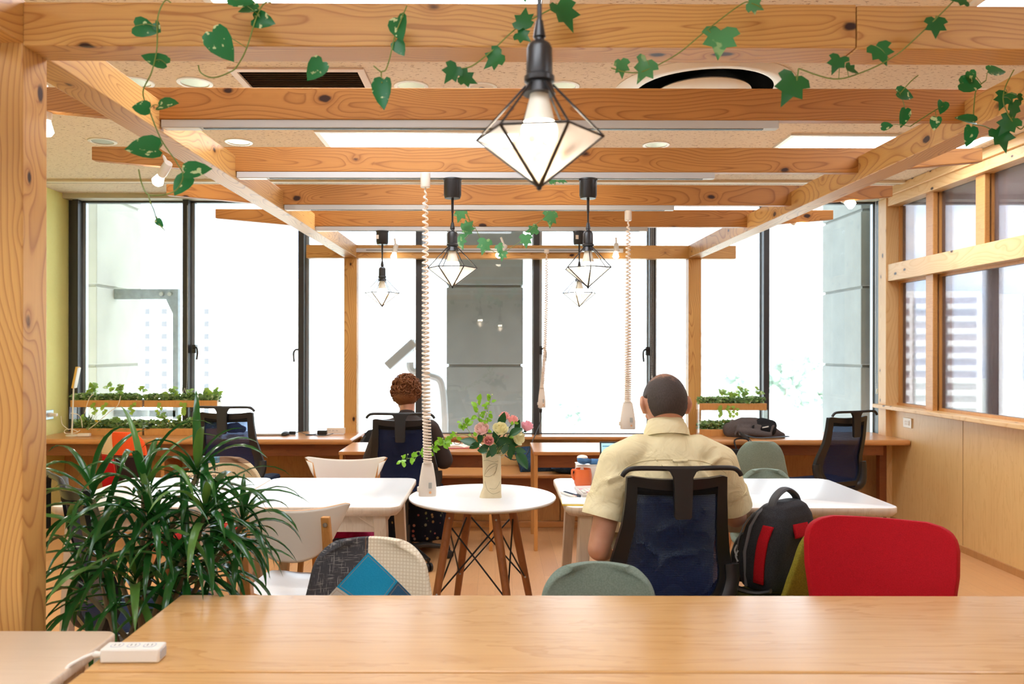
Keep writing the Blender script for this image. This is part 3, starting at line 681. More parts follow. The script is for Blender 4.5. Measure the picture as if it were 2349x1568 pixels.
def downlight(label, px, py, flat=False):
    y = CY - py; D = (ZC - H) * F / y; p = P(px, py, D)
    t = thing('speaker_disc' if flat else 'downlight', label, 'ceiling speaker' if flat else 'downlight', (p.x, p.y, ZC), group=None if flat else 'round recessed downlights')
    r = .075 if flat else .084
    MB().lathe([(r * .76, -.002), (r * .80, -.006), (r, -.005), (r * 1.02, .0)], n=40).build('ring', WHITE_PL, t, local=True)
    if flat:
        MB().lathe([(0, -.005), (r * .76, -.004), (r * .78, -.002)], n=36).build('grille', PM('grille', S(226, 210, 190), .6), t, local=True)
        MB().lathe([(.0, -.012), (.012, -.012), (.014, -.004)], n=12).build('nozzle', STEEL, t, local=True)
    else:
        HOLES.append([(p.x + r * .8 * math.cos(k * PI / 16), p.y + r * .8 * math.sin(k * PI / 16)) for k in range(32)])
        MB().lathe([(r * .79, -.003), (r * .70, .05), (r * .52, .095), (0, .10)], n=40).build('reflector', REFL, t, local=True)
        MB().lathe([(0, .06), (.020, .062), (.026, .078), (.026, .098), (0, .099)], n=18).build('lamp_disc', EM('downlight glow', (1, .96, .86, 1), 1.3), t, local=True)
        l = lamp('downlight beam', 'SPOT', (p.x, p.y, ZC - .012), 16.0, (1, .95, .86), shadow_soft_size=.05, spot_size=math.radians(130), spot_blend=.8)
for lab, px, py in (('round silver downlight beside the left beam with a vine over it', 312, 189), ('round silver downlight left of the dark air vent', 447, 190), ('round silver downlight right of the dark air vent', 943, 197), ('round silver downlight behind the large near lamp', 1290, 197), ('round silver downlight above the left end of a plank', 235, 325), ('round silver downlight under the second plank on the left', 548, 326), ('round silver downlight left of the right ceiling panel', 1505, 331)):
    downlight(lab, px, py)
downlight('small flat round ceiling disc between two downlights', 1105, 199, True)
# square return-air grille
x0, x1, y0, y1 = px_x(548, 3.74), px_x(822, 3.74), 3.70, 4.25
t = thing('air_vent', 'square ceiling air vent with dark louvres in a pink frame', 'air vent', ((x0 + x1) / 2, (y0 + y1) / 2, ZC))
f = MB(); z0 = ZC - .010
f.bx(x0 - .035, x1 + .035, y0 - .035, y0, z0, ZC); f.bx(x0 - .035, x1 + .035, y1, y1 + .035, z0, ZC); f.bx(x0 - .035, x0, y0, y1, z0, ZC); f.bx(x1, x1 + .035, y0, y1, z0, ZC)
f.build('frame', PM('vent frame', S(232, 206, 186), .5), t, bevel=.002, smooth=False); HOLES.append([(x0, y0), (x1, y0), (x1, y1), (x0, y1)])
m = MB(); VD = PM('vent dark', S(30, 24, 20), .9); m.bx(x0 - .01, x1 + .01, y0 - .01, y1 + .01, ZC + .06, ZC + .065); m.bx(x0 - .008, x0 - .001, y0, y1, ZC - .001, ZC + .06); m.bx(x1 + .001, x1 + .008, y0, y1, ZC - .001, ZC + .06); m.bx(x0, x1, y1 + .001, y1 + .008, ZC - .001, ZC + .06); m.build('backing', VD, t, smooth=False)
s = MB()
for k in range(20):
    y = y0 + (k + .5) * (y1 - y0) / 20; s.box(((x0 + x1) / 2, y, ZC + .008), (x1 - x0, .016, .0016), rotm(math.radians(52)))
s.build('louvre', PM('louvre', S(96, 78, 58), .7), t, smooth=False)
# round air diffuser
p = P(1612, 195, (ZC - H) * F / (CY - 205)); t = thing('air_diffuser', 'large round cream air diffuser in the ceiling with a dark throat', 'air diffuser', (p.x, p.y, ZC))
CR = PM('cream enamel', S(236, 220, 198), .3)
HOLES.append([(p.x + .36 * math.cos(k * PI / 32), p.y + .36 * math.sin(k * PI / 32)) for k in range(64)])
MB().lathe([(.335, -.012), (.36, -.022), (.39, -.018), (.44, -.004), (.44, .0)], n=64).build('rim', CR, t, local=True)
MB().lathe([(.337, -.012), (.31, .012), (.26, .05), (.20, .10)], n=64).build('cone', PM('satin cone', S(226, 212, 192), .35), t, local=True)
MB().lathe([(.202, .098), (.20, .20), (0, .20)], n=40).build('throat', PM('dark throat', S(30, 26, 22), .9), t, local=True)
MB().lathe([(0, -.034), (.20, -.029), (.232, -.018), (.226, -.008), (0, .0)], n=56).build('disc', CR, t, local=True)
m = MB()
for k in range(4):
    a = PI / 4 + k * PI / 2; m.tube([(.14 * math.cos(a), .14 * math.sin(a), -.01), (.14 * math.cos(a), .14 * math.sin(a), .16)], .005, 6)
m.build('hanger_rod', BLACK_M, t, local=True)
# the ceiling itself, with openings for the fittings
from mathutils.geometry import delaunay_2d_cdt
cv = [Vector((x, y)) for x, y in ((XL - .2, YB - .2), (XE + .2, YB - .2), (XE + .2, YW + .1), (XL - .2, YW + .1))]; ce = [(0, 1), (1, 2), (2, 3), (3, 0)]
for h in HOLES:
    b = len(cv); cv += [Vector(q) for q in h]; ce += [(b + i, b + (i + 1) % len(h)) for i in range(len(h))]
def inside(q, h):
    c = False; n = len(h)
    for i in range(n):
        (xa, ya), (xb, yb_) = h[i], h[(i + 1) % n]
        if (ya > q[1]) != (yb_ > q[1]) and q[0] < (xb - xa) * (q[1] - ya) / (yb_ - ya) + xa: c = not c
    return c
ov, oe, of, *_ = delaunay_2d_cdt(cv, ce, [], 0, 1e-5)
fs = [f for f in of if not any(inside(sum((ov[i] for i in f), Vector((0, 0))) / len(f), h) for h in HOLES)]
c = MB(); c.add([Vector((q[0], q[1], ZC)) for q in ov], [tuple(f) for f in fs]); struct(c.build('ceiling', CEIL_M, smooth=False))
sbox('ceiling_slab', CONC, XL - .2, XE + .2, YB - .2, YW + .2, ZC + .26, ZC + .30); 
# ================================================================== coiled power cables
CORDM = PM('cream coiled cable', S(244, 226, 208), .5)
def coil(label, top, capd, caph, cable, turns, r, wire, plug, plugw, tail=None):
    t = thing('coiled_power_cable', label, 'power cable', top, 0, 'coiled cables hanging from the tracks')
    MB().lathe([(0, 0), (capd / 2, 0), (capd / 2, -caph * .93), (capd / 2 * .9, -caph), (0, -caph)], n=24).build('cap', IVORY_PL, t, local=True, bevel=.001)
    z0, z1 = -caph, cable; n = int(turns * 14); pts = []
    for i in range(n + 1):
        u = i / n
        v = (1 - (1 - u) ** 1.0); z = z0 + (z1 - z0) * (u * 1.45 - .45 * u * u * 1.0) if True else 0
        a = 2 * PI * turns * u; rr = r * (.62 + .38 * min(1, u * 1.6)) * (min(1, u * 25))
        sw = plug[0] * u * u
        pts.append((rr * math.cos(a) + sw, rr * math.sin(a), z))
    MB().tube(pts, wire, 6).tube([(0, 0, z0), (plug[0] * .5, 0, (z0 + z1) / 2), (plug[0], 0, z1)], wire * .25, 4).build('coil', CORDM, t, local=True)
    hp = plug[1]; W = plugw; m = MB()
    prof = [(.018, 0), (.024, .03), (.30, .04), (.36, .2), (.44, .45), (.5, .72), (.5, .98), (.46, 1.0)]
    vs = []; fs = []; k = 20
    for i, (wq, u) in enumerate(prof):
        hw = wq * W if i > 1 else .018; hd = .36 * hw * 2 * .62 if i > 1 else .018
        for j in range(k):
            a = 2 * PI * j / k; ca, sa = math.cos(a), math.sin(a); e = .62
            vs.append((plug[0] + math.copysign(abs(ca) ** e, ca) * hw, math.copysign(abs(sa) ** e, sa) * hd, z1 - hp * u))
    q = len(prof); fs = [(i * k + j, i * k + (j + 1) % k, (i + 1) * k + (j + 1) % k, (i + 1) * k + j) for i in range(q - 1) for j in range(k)] + [tuple(range(k)), tuple((q - 1) * k + j for j in range(k))]
    m.add(vs, fs); m.build('socket_body', IVORY_PL, t, local=True)
    MB().box((plug[0] + W * .18, -.30 * W - .003, z1 - hp * .66), (W * .18, .008, hp * .17)).build('switch', PM('grey switch', S(176, 176, 170), .4), t, local=True, bevel=.002)
    MB().lathe([(0, .0), (.0055, .0), (.0055, .004), (0, .004)], (plug[0] + W * .18, -.31 * W - .006, z1 - hp * .86), 14, rotm(-PI / 2)).build('indicator_ring', PM('indicator', S(226, 168, 120), .4), t, local=True)
    if W > .06: MB().box((plug[0] - W * .53, 0, z1 - hp * .8), (.008, .02, .022)).build('tab', IVORY_PL, t, local=True, bevel=.002)
    if tail: MB().tube(smooth_path([Vector(q) - Vector(top) for q in tail], 8), .0042, 7).lathe([(0, 0), (.012, 0), (.016, .03), (0, .03)], Vector(tail[0]) - Vector(top) + Vector((0, 0, -.02)), 12).build('black_lead', BLACK_R, t, local=True)
    return t
p = P(979, 405, 3.49); q = P(980, 1060, 3.40); coil('coiled cream cable hanging over the left edge of the round table', (p.x, 3.42, p.z - .0), .042, .062, q.z - p.z, 62, .0155, .0042, (q.x - p.x, .148), .076)
p = P(1441, 478, 4.30); q = P(1440, 920, 4.30); coil('coiled cream cable hanging to the left of the man\'s head', (p.x, 4.30, ZP), .038, .055, q.z - ZP, 60, .0155, .0042, (q.x - p.x, .150), .082)
p = P(1254, 572, 6.46); q = P(1243, 888, 6.46); coil('coiled cream cable hanging at the rear windows with a black lead', (p.x, 6.46, p.z), .04, .03, q.z - p.z, 70, .014, .004, (q.x - p.x, .165), .062, [P(1240, 940, 6.46), P(1240, 965, 6.44), P(1222, 1010, 6.3), P(1205, 1045, 6.2), P(1180, 1054, 6.2), P(1160, 1045, 6.2), P(1148, 1030, 6.3)])
# roller-blind bead chains
BEAD = PM('bead chain', S(200, 200, 196), .35, .5)
def chain(label, pxa, pxb, y0, y1, D=6.66):
    a, b = P(pxa, y0, D), P(pxb, y0, D); c = P((pxa + pxb) / 2, y1, D); t = thing('blind_chain', label, 'blind chain', (a.x, D, c.z), group='bead chains of the window blinds')
    m = MB(); pts = smooth_path([a, Vector((a.x, D, c.z + .12)), c + Vector((0, 0, .0)), Vector((b.x, D, c.z + .12)), b], 24)
    m.tube(pts, .0016, 5)
    L = 0
    for u, v in zip(pts, pts[1:]):
        s = (v - u).length; k = max(1, int(s / .012))
        for i in range(k): m.ell(u + (v - u) * i / k, .0036, 5, 3)
    m.build('chain', BEAD, t)
chain('bead chain hanging at the left dark mullion above the planter', 417, 430, 470, 890); chain('bead chain at the mullion behind the seated woman', 949, 954, 520, 868)
chain('bead chain at the mullion left of the man\'s head', 1494, 1498, 520, 862); chain('bead chain by the end post of the right partition', 2009, 2015, 460, 892, 6.6)
# ================================================================== counters, desks, bench
def wood_box(name, parent, mat, x0, x1, y0, y1, z0, z1, bevel=.003):
    c = Vector(((x0 + x1) / 2, (y0 + y1) / 2, (z0 + z1) / 2)); L = Vector(parent.location)
    return MB().box((0, 0, 0), (x1 - x0, y1 - y0, z1 - z0)).build(name, mat, parent, matrix=Matrix.Translation(c - L), bevel=bevel, smooth=False)
ZCN = .686
t = thing('window_counter', 'long oiled wood counter under the left windows by the yellow wall', 'counter', (-2.4, 6.35, 0)); LC = t
wood_box('worktop', t, COUNTER, XL + .002, -1.10, 6.10, 6.73, ZCN - .042, ZCN, .016); wood_box('apron', t, COUNTER_D, XL + .05, -1.16, 6.20, 6.235, .545, ZCN - .042)
wood_box('side_panel', t, COUNTER_D, -1.22, -1.19, 6.24, 6.6, .0, ZCN - .042); wood_box('side_panel', t, COUNTER, -2.62, -2.59, 6.24, 6.6, 0, ZCN - .042)
t = thing('window_counter', 'oiled wood counter under the right windows with a dark bag on it', 'counter', (2.4, 6.35, 0))
wood_box('worktop', t, COUNTER, 1.62, XR + .018, 6.10, 6.73, ZCN - .042, ZCN, .014); wood_box('apron', t, COUNTER_D, 1.66, XR - .16, 6.17, 6.20, .56, ZCN - .042)
wood_box('side_panel', t, COUNTER_D, 1.64, 1.67, 6.24, 6.6, 0, ZCN - .042); wood_box('support_post', t, COUNTER_D, XR - .08, XR - .02, 6.40, 6.46, 0, ZCN - .042)
t = thing('window_bench', 'built-in oiled wood bench below the middle windows with cabinet panels', 'bench', (.25, 6.3, 0))
wood_box('seat', t, COUNTER, -1.09, 1.58, 6.12, 6.655, .385, .412, .008); wood_box('apron', t, COUNTER_D, -1.09, 1.58, 6.15, 6.18, .27, .385)
for k in range(5):
    x0 = -1.08 + k * .53; wood_box('cabinet_panel', t, PANEL_M, x0, x0 + .525, 6.20, 6.22, .045, .30, .002)
wood_box('plinth', t, COUNTER, -1.09, 1.58, 6.16, 6.20, 0, .045)
wood_box('back_panel', t, PANEL, -1.09, 1.58, 6.64, 6.659, .412, .636)
def desk(label, x0, x1):
    t = thing('desk', label, 'desk', ((x0 + x1) / 2, 5.7, 0))
    wood_box('desktop', t, COUNTER, x0, x1, 5.43, 5.98, .655, .678, .003); wood_box('apron', t, COUNTER_D, x0 + .03, x1 - .03, 5.50, 5.52, .56, .655)
    for x in (x0 + .005, x1 - .03):
        for y in (5.435, 5.94): wood_box('leg', t, BEECH, x, x + .025, y, y + .035, 0, .655, .002)
    return t
desk('narrow wood desk the woman sits at', -1.068, -.01); desk('narrow wood desk behind the man beside the blue cushion', .262, 1.52)
# ================================================================== tables
def place_mat(parent, M4): return M4
t = thing('oak_table', 'large oak table in the foreground across the bottom of view', 'table', (.9, 1.6, 0))
wood_box('tabletop', t, OAK, -.835, 2.35, 1.612, 2.118, .690, .72, .006); wood_box('tabletop', t, OAK, -.835, 2.35, .95, 1.608, .690, .72, .006)
wood_box('apron', t, OAK, -.70, 2.2, 2.0, 2.03, .62, .69)
for x in (-.78, 2.24):
    for y in (1.0, 2.0): wood_box('leg', t, OAK, x, x + .06, y, y + .06, 0, .69)
def rr_top(t, name, mats, w, d, z0, z1, r, loc=(0, 0), rim=.003):
    m = MB(); pl = round_rect(w, d, r); n = len(pl)
    ins = round_rect(w - 2 * rim, d - 2 * rim, max(r - rim, .002)); low = round_rect(w - .03, d - .03, max(r - .01, .003)); c = (z1 - z0)
    rings = [([(x, y, z0) for x, y in low]), ([(x, y, z0 + c * .4) for x, y in pl]), ([(x, y, z1 - rim) for x, y in pl]), ([(x, y, z1) for x, y in ins])]
    vs = [Vector((x + loc[0], y + loc[1], z)) for q in rings for x, y, z in q]
    m.add(vs, [(i * n + j, i * n + (j + 1) % n, (i + 1) * n + (j + 1) % n, (i + 1) * n + j) for i in range(3) for j in range(n)] + [tuple(range(n - 1, -1, -1))], 1)
    m.add([Vector((x + loc[0], y + loc[1], z1)) for x, y in ins], [tuple(range(n))], 0)
    return m.build(name, mats, t, local=True, ang=50)
def white_table(label, x0, x1, y0, y1):
    t = thing('white_table', label, 'table', ((x0 + x1) / 2, (y0 + y1) / 2, 0)); w, d = x1 - x0, y1 - y0
    rr_top(t, 'tabletop', [WHITE_TOP, BIRCH], w, d, .702, .74, .055)
    for sx in (-1, 1):
        for sy in (-1, 1):
            m = MB(); x, y = sx * (w / 2 - .085), sy * (d / 2 - .07); m.add([Vector((x + a * .026 + sx * .0, y + b * .034, .702)) for a, b in ((-1, -1), (1, -1), (1, 1), (-1, 1))] + [Vector((x + a * .017 + sx * .04, y + b * .02 + sy * .025, 0)) for a, b in ((-1, -1), (1, -1), (1, 1), (-1, 1))], [(0, 1, 2, 3), (7, 6, 5, 4), (0, 4, 5, 1), (1, 5, 6, 2), (2, 6, 7, 3), (3, 7, 4, 0)])
            x2 = x - sx * .11; m.add([Vector((q, y + b, zz)) for b in (-.012, .012) for q, zz in ((x, .702), (x2, .702), (x, .63))], [(0, 1, 2), (5, 4, 3), (0, 3, 4, 1), (1, 4, 5, 2), (2, 5, 3, 0)])
            m.build('leg', BIRCH, t, local=True, bevel=.003, smooth=False)
    m = MB()
    for sy in (-1, 1): m.bx(-w / 2 + .10, w / 2 - .10, sy * (d / 2 - .085) - .01, sy * (d / 2 - .085) + .01, .625, .702)
    for sx in (-1, 1): m.bx(sx * (w / 2 - .095) - .01, sx * (w / 2 - .095) + .01, -d / 2 + .09, d / 2 - .09, .625, .702)
    m.build('apron', BIRCH, t, local=True, smooth=False); return t
white_table('white table with rounded corners beside the round table, on its left', -1.088, -.384, 3.19, 3.93)
white_table('white table with rounded corners behind the long-leaved plant', -1.80, -1.092, 3.19, 3.93)
white_table('long white table the man is working at', .284, 1.632, 3.19, 3.93)
t = thing('maple_table', 'pale maple table at the lower left corner of view', 'table', (-1.35, 1.4, 0))
rr_top(t, 'tabletop', [MAPLE, BIRCH], 1.0, .95, .69, .72, .03, (-.018, -.032))
for x in (-.45, .42):
    for y in (-.45, .35): MB().bx(x - .02, x + .02, y - .02, y + .02, 0, .69).build('leg', BIRCH, t, local=True, smooth=False)
# round table
RT = (-.056, 3.555)
t = thing('round_table', 'small round white table on splayed wooden legs with a vase on it', 'table', (RT[0], RT[1], 0))
m = MB(); m.lathe([(0, .700), (.300, .700), (.322, .706), (.328, .713)], n=72, m=1); m.lathe([(.328, .713), (.3275, .718), (.325, .720), (0, .720)], n=72, m=0); m.build('tabletop', [WHITE_TOP, WHITE_PLY], t, local=True)
ft = [(-.245, -.20), (.155, -.265), (.26, .17), (-.15, .235)]; tp = [(-.135, -.085), (.055, -.12), (.125, .075), (-.06, .11)]
for a, b in zip(tp, ft):
    g = MB(); T3, B3 = Vector((a[0], a[1], .685)), Vector((b[0], b[1], 0)); g.tube([T3, T3.lerp(B3, .12), T3.lerp(B3, .6), B3], [.017, .019, .0165, .011], 14)
    l = g.build('leg', DOWEL, t, local=True)
    s = MB()
    for u in (.06, .52): s.ell(T3.lerp(B3, u) + Vector((0, -.019, 0)), (.005, .003, .005), 8, 5)
    s.build('bolt', STEEL, l, local=True)
m = MB()
for i in range(4):
    a, b, c, d = (Vector((tp[i][0], tp[i][1], .685)), Vector((ft[i][0], ft[i][1], 0)), Vector((tp[(i + 1) % 4][0], tp[(i + 1) % 4][1], .685)), Vector((ft[(i + 1) % 4][0], ft[(i + 1) % 4][1], 0)))
    m.tube([a.lerp(b, .10), c.lerp(d, .54)], .0038, 7); m.tube([a.lerp(b, .54), c.lerp(d, .10)], .0038, 7); m.ell(a.lerp(b, .54), .010, 8, 5)
    m.tube([a, c], .006, 6)
m.build('brace_rods', BLACK_R, t, local=True)
# ================================================================== mesh office chair
def office_chair(label, x, y, rz, seat=.47, group='dark mesh office chairs'):
    t = thing('office_chair', label, 'office chair', (x, y, 0), rz, group); k = dict(local=True); dz = seat - .47
    HW = [(.44, .13), (.46, .168), (.50, .205), (.54, .224), (.58, .226), (.65, .210), (.75, .190), (.85, .181), (.925, .178)]
    def ys(xx, z): return -.215 - .12 * (z - .5) - .03 * math.exp(-((z - .56) / .12) ** 2) * 0 + .9 * xx * xx + .025 * math.exp(-((z - .62) / .1) ** 2)
    def row(z, inset=0.0): return interp(HW, z) - inset
    zs = [.44 + .485 * i / 28 for i in range(29)]
    outer = [(row(z), z) for z in zs]; inner = [(max(row(z) - lerp(.062, .034, (z - .44) / .485), .03), min(max(z, .475), .893)) for z in zs]
    o2 = [(-a, z) for a, z in outer] ; ring_o = outer + [(q * outer[-1][0], .927 + .006 * (1 - abs(q)) * 0 + .012 * abs(q) ** 3 - .006) for q in (.9, .6, .3, 0, -.3, -.6, -.9)] + o2[::-1]
    i2 = [(-a, z) for a, z in inner]; ring_i = inner + [(q * inner[-1][0], .893 - .012 * (1 - q * q)) for q in (.9, .6, .3, 0, -.3, -.6, -.9)] + i2[::-1]
    n = len(ring_o); m = MB(); vs = []
    for off, ring in ((-.012, ring_o), (.014, ring_o), (.012, ring_i), (-.010, ring_i)):
        vs += [Vector((a, ys(a, z) + off, z + dz)) for a, z in ring]
    fs = [(q * n + j, q * n + (j + 1) % n, ((q + 1) % 4) * n + (j + 1) % n, ((q + 1) % 4) * n + j) for q in range(4) for j in range(n)]
    m.add(vs, fs); m.build('back_frame', BLACK_PL, t, bevel=.004, ang=60, **k)
    m = MB()
    def fn(u, v):
        z = .47 + .445 * v; h = row(z, .02); xx = (2 * u - 1) * h; return Vector((xx, ys(xx, z) + .004, z + dz))
    m.grid(fn, 14, 26); m.build('back_mesh', MESH, t, **k)
    m = MB()
    m.grid(lambda u, v: Vector(((2 * u - 1) * .165, ys((2 * u - 1) * .165, .88) - .002, lerp(.862 + .006 * abs(2 * u - 1), .905, v) + dz)), 12, 2); m.build('top_band', fabric('black band', S(24, 24, 26)), t, solid=.01, **k)
    # coat hanger
    hy = -.215 - .12 * .46 - .045; bar = [(-.208, .938), (-.196, .955), (-.165, .966), (-.05, .966), (0, .966), (.05, .966), (.165, .966), (.196, .955), (.208, .938)]
    h = MB(); h.tube(smooth_path([Vector((a, hy - .0 + .3 * a * a, z + dz)) for a, z in bar], 4), .0085, 10, flat=1.0)
    pr = [(-.075, .968), (.075, .968), (.045, .955), (.034, .935), (.030, .80), (.024, .792), (-.024, .792), (-.030, .80), (-.034, .935), (-.045, .955)]
    h.prism(pr, -.008, .010, Matrix.Translation((0, hy, dz)) @ Matrix.Rotation(PI / 2, 4, 'X'))
    h.build('coat_hanger', BLACK_PL, t, bevel=.002, **k)
    for s in (-1, 1):
        a = MB(); pts = [Vector((s * .218, ys(.218, .58) - .012, .60)), Vector((s * .215, ys(.215, .53) - .015, .53)), Vector((s * .17, -.20, .445)), Vector((s * .10, -.13, .415)), Vector((s * .03, -.03, .405))]
        a.tube(smooth_path([p + Vector((0, 0, dz)) for p in pts], 5), [.021] * 11 + [.025] * 10, 10, flat=1.4); a.build('back_support', BLACK_PL, t, **k)
    m = MB(); pl = round_rect(.47, .46, .10, 6); n = len(pl); vs = []
    for s, z, dy in ((.80, .418, 0), (.97, .426, 0), (1.0, .448, 0), (.97, .466, 0), (.80, .474, 0), (.4, .470, 0)):
        vs += [Vector((x * s, y * s + .03 + dy, z + dz - .025 * max(0, (y - .12) / .11))) for x, y in pl]
    m.add(vs, [(i * n + j, i * n + (j + 1) % n, (i + 1) * n + (j + 1) % n, (i + 1) * n + j) for i in range(5) for j in range(n)] + [tuple(range(n - 1, -1, -1)), tuple(5 * n + j for j in range(n))])
    m.build('seat', NAVY, t, **k)
    m = MB(); m.prism([(x * .84, y * .84) for x, y in round_rect(.44, .42, .09)], .395 + dz, .422 + dz, Matrix.Translation((0, .03, 0))); m.tube([(.0, 0, .41 + dz), (.24, .05, .405 + dz)], .008, 8); m.box((.25, .05, .405 + dz), (.05, .02, .012)); m.build('seat_pan', BLACK_PL, t, bevel=.004, **k)
    MB().lathe([(.0, .06), (.028, .06), (.028, .24), (.018, .24), (.018, .40 + dz), (0, .40 + dz)], n=18).build('gas_column', BLACK_M, t, **k)
    for q in range(5):
        a = 2 * PI * q / 5 + .3; e = Vector((math.cos(a), math.sin(a), 0)); g = MB()
        g.tube([Vector((0, 0, .09)), e * .12 + Vector((0, 0, .10)), e * .29 + Vector((0, 0, .072))], [.028, .024, .016], 10, flat=.8)
        l = g.build('base_leg', BLACK_PL, t, **k); c = MB(); w = Vector((-e.y, e.x, 0)); R = Matrix((w, e, Vector((0, 0, 1)))).transposed() @ rotm(0, PI / 2, 0)
        for s in (-.014, .014): c.lathe([(0, -.009), (.020, -.009), (.026, -.006), (.026, .006), (.02, .009), (0, .009)], e * .29 + w * s + Vector((0, 0, .027)), 16, R)
        c.tube([e * .29 + Vector((0, 0, .03)), e * .29 + Vector((0, 0, .07))], .008, 6); c.build('caster', BLACK_PL, l, **k)
    return t
mc = P(1552, 1000, 2.80); office_chair('dark mesh office chair with coat hanger bar that the man sits on', mc.x - .01, 3.045, math.radians(3))
c1 = P(521, 950, 5.25); office_chair('empty dark mesh office chair at the left window counter', c1.x, 5.50, math.radians(-2), .50)
c2 = P(920, 950, 4.90); office_chair('dark mesh office chair that the woman sits on', c2.x, 5.17, 0, .485)
c3 = P(1935, 960, 5.55); office_chair('turned dark mesh office chair at the right window counter', c3.x - .10, 5.70, math.radians(24), .46)
office_chair('dark mesh office chair turned sideways behind the long-leaved plant', -1.185, 2.74, math.radians(-52), .48)
# ================================================================== shell chairs
PROF = [(.215, .405), (.222, .425), (.205, .447), (.12, .447), (.02, .436), (-.08, .434), (-.145, .452), (-.182, .505), (-.205, .585), (-.226, .675), (-.240, .755), (-.246, .800), (-.247, .815)]
SHW = [(0, .175), (.06, .195), (.2, .222), (.4, .228), (.52, .225), (.62, .220), (.75, .207), (.86, .187), (1.0, .165)]
def seg_len(p):
    L = [0]
    for a, b in zip(p, p[1:]): L.append(L[-1] + math.hypot(b[0] - a[0], b[1] - a[1]))
    return [q / L[-1] for q in L]
_PL = seg_len(PROF)
def prof_at(v):
    return interp(list(zip(_PL, [p[0] for p in PROF])), v), interp(list(zip(_PL, [p[1] for p in PROF])), v)
def shell_chair(label, x, y, rz, mat, zs=1.0, hw=None, rim=None, group=None):
    t = thing('shell_chair', label, 'chair', (x, y, 0), rz, group); k = dict(local=True); hw = hw or SHW
    def fn(u, v):
        v = 1 - (1 - v) ** 1.5; yy, zz = prof_at(v); w = interp(hw, v) * (max(.22, 1 - (max(0, v - .86) / .14) ** 2.8) ** (1 / 2.8)); s = 2 * u - 1; xx = s * w; b = max(0, min(1, (v - .45) / .2)); e = s * s
        yy += b * .034 * e; zz += (1 - b) * .028 * e * e; zz -= .004 * e * b
        return Vector((xx, yy, zz * zs))
    m = MB(); m.grid(fn, 28, 52)
    m.build('seat_shell', mat if isinstance(mat, list) else [mat], t, solid=.028, soff=0, ang=180, sub=1, **k)
    for sx in (-1, 1):
        for sy in (-1, 1):
            a, b = Vector((sx * .115, sy * .10 - .0, .425 * zs)), Vector((sx * .225, sy * .205, 0)); MB().tube([a, a.lerp(b, .5), b], [.016, .0165, .010], 12).build('leg', DOWEL, t, **k)
    m = MB(); A = {}
    for sx in (-1, 1):
        for sy in (-1, 1): A[sx, sy] = (Vector((sx * .115, sy * .10, .425 * zs)), Vector((sx * .225, sy * .205, 0)))
    c4 = [(-1, -1), (1, -1), (1, 1), (-1, 1)]
    for i in range(4):
        a, b = A[c4[i]]; c, d = A[c4[(i + 1) % 4]]; m.tube([a.lerp(b, .1), c.lerp(d, .5)], .0035, 6); m.tube([a.lerp(b, .5), c.lerp(d, .1)], .0035, 6); m.ell(a.lerp(b, .5), .009, 8, 5); m.tube([a, c], .006, 6)
    m.build('brace_rods', BLACK_R, t, **k); return t
def patchwork(name, patches, dflt):
    """patches: list of (list of half-planes (a,b,c): a*x+b*z>c, colour, weave scale, second colour)"""
    m, nt, out = new_mat(name);     tc = N(nt, 'ShaderNodeTexCoord').outputs['Object']; n = NOISE(nt, tc, 260.0, 2.0); x, y, z = SEP(nt, tc); u, v = x, z
    def cloth(c, kind, c2):
        if kind in ('grid', 'check'):
            fq = 100.0 if kind == 'grid' else 170.0; a = M(nt, 'FRACT', M(nt, 'MULTIPLY', x, fq)); b = M(nt, 'FRACT', M(nt, 'MULTIPLY', z, fq)); f = M(nt, 'MAXIMUM', M(nt, 'LESS_THAN', a, .28), M(nt, 'LESS_THAN', b, .28)); return MIX(nt, f, c, c2)
        if kind == 'tweed':
            a = NOISE(nt, COMB(nt, M(nt, 'MULTIPLY', x, 30.0), M(nt, 'MULTIPLY', y, 30.0), M(nt, 'MULTIPLY', z, 400.0)), 1.0, 2.0); b = NOISE(nt, COMB(nt, M(nt, 'MULTIPLY', x, 400.0), y, M(nt, 'MULTIPLY', z, 30.0)), 1.0, 2.0)
            f = RAMP(nt, M(nt, 'MAXIMUM', a, b), [(.60, 0.0), (.70, 1.0)]); return MIX(nt, f, c, c2)
        if kind == 'stripe':
            b = M(nt, 'FRACT', M(nt, 'MULTIPLY', z, 26.0)); g = M(nt, 'GREATER_THAN', NOISE(nt, tc, 240.0, 1.0), .47); return MIX(nt, M(nt, 'MULTIPLY', M(nt, 'LESS_THAN', b, .45), g), c, c2)
        return MIX(nt, n, c, c2)
    c = cloth(*dflt); seam = None
    for hp, col, kind, c2 in patches:
        f = None; d = None
        for a, b, k in hp:
            e = M(nt, 'SUBTRACT', M(nt, 'ADD', M(nt, 'MULTIPLY', u, a), M(nt, 'MULTIPLY', v, b)), k); g = M(nt, 'GREATER_THAN', e, 0.0)
            f = g if f is None else M(nt, 'MULTIPLY', f, g); d = e if d is None else M(nt, 'MINIMUM', d, e)
        c = MIX(nt, f, c, cloth(col, kind, c2))
        st = M(nt, 'MULTIPLY', f, M(nt, 'LESS_THAN', M(nt, 'ABSOLUTE', M(nt, 'SUBTRACT', d, .008)), .0012)); c = MIX(nt, M(nt, 'MULTIPLY', st, .55), c, S(170, 130, 96))
    princ(nt, out, c, .92, 0, .15, (n, .35, .003)); return m
CREAM = (S(240, 230, 208), 'grid', S(222, 208, 180)); CHAR = (S(74, 74, 78), 'tweed', S(156, 154, 150))
TL, TR_, LB, RB = (-1, -.937, -.723), (.868, -1, -.756), (-.69, 1, .601), (1.0, .761, .437); neg = lambda h: (-h[0], -h[1], -h[2])
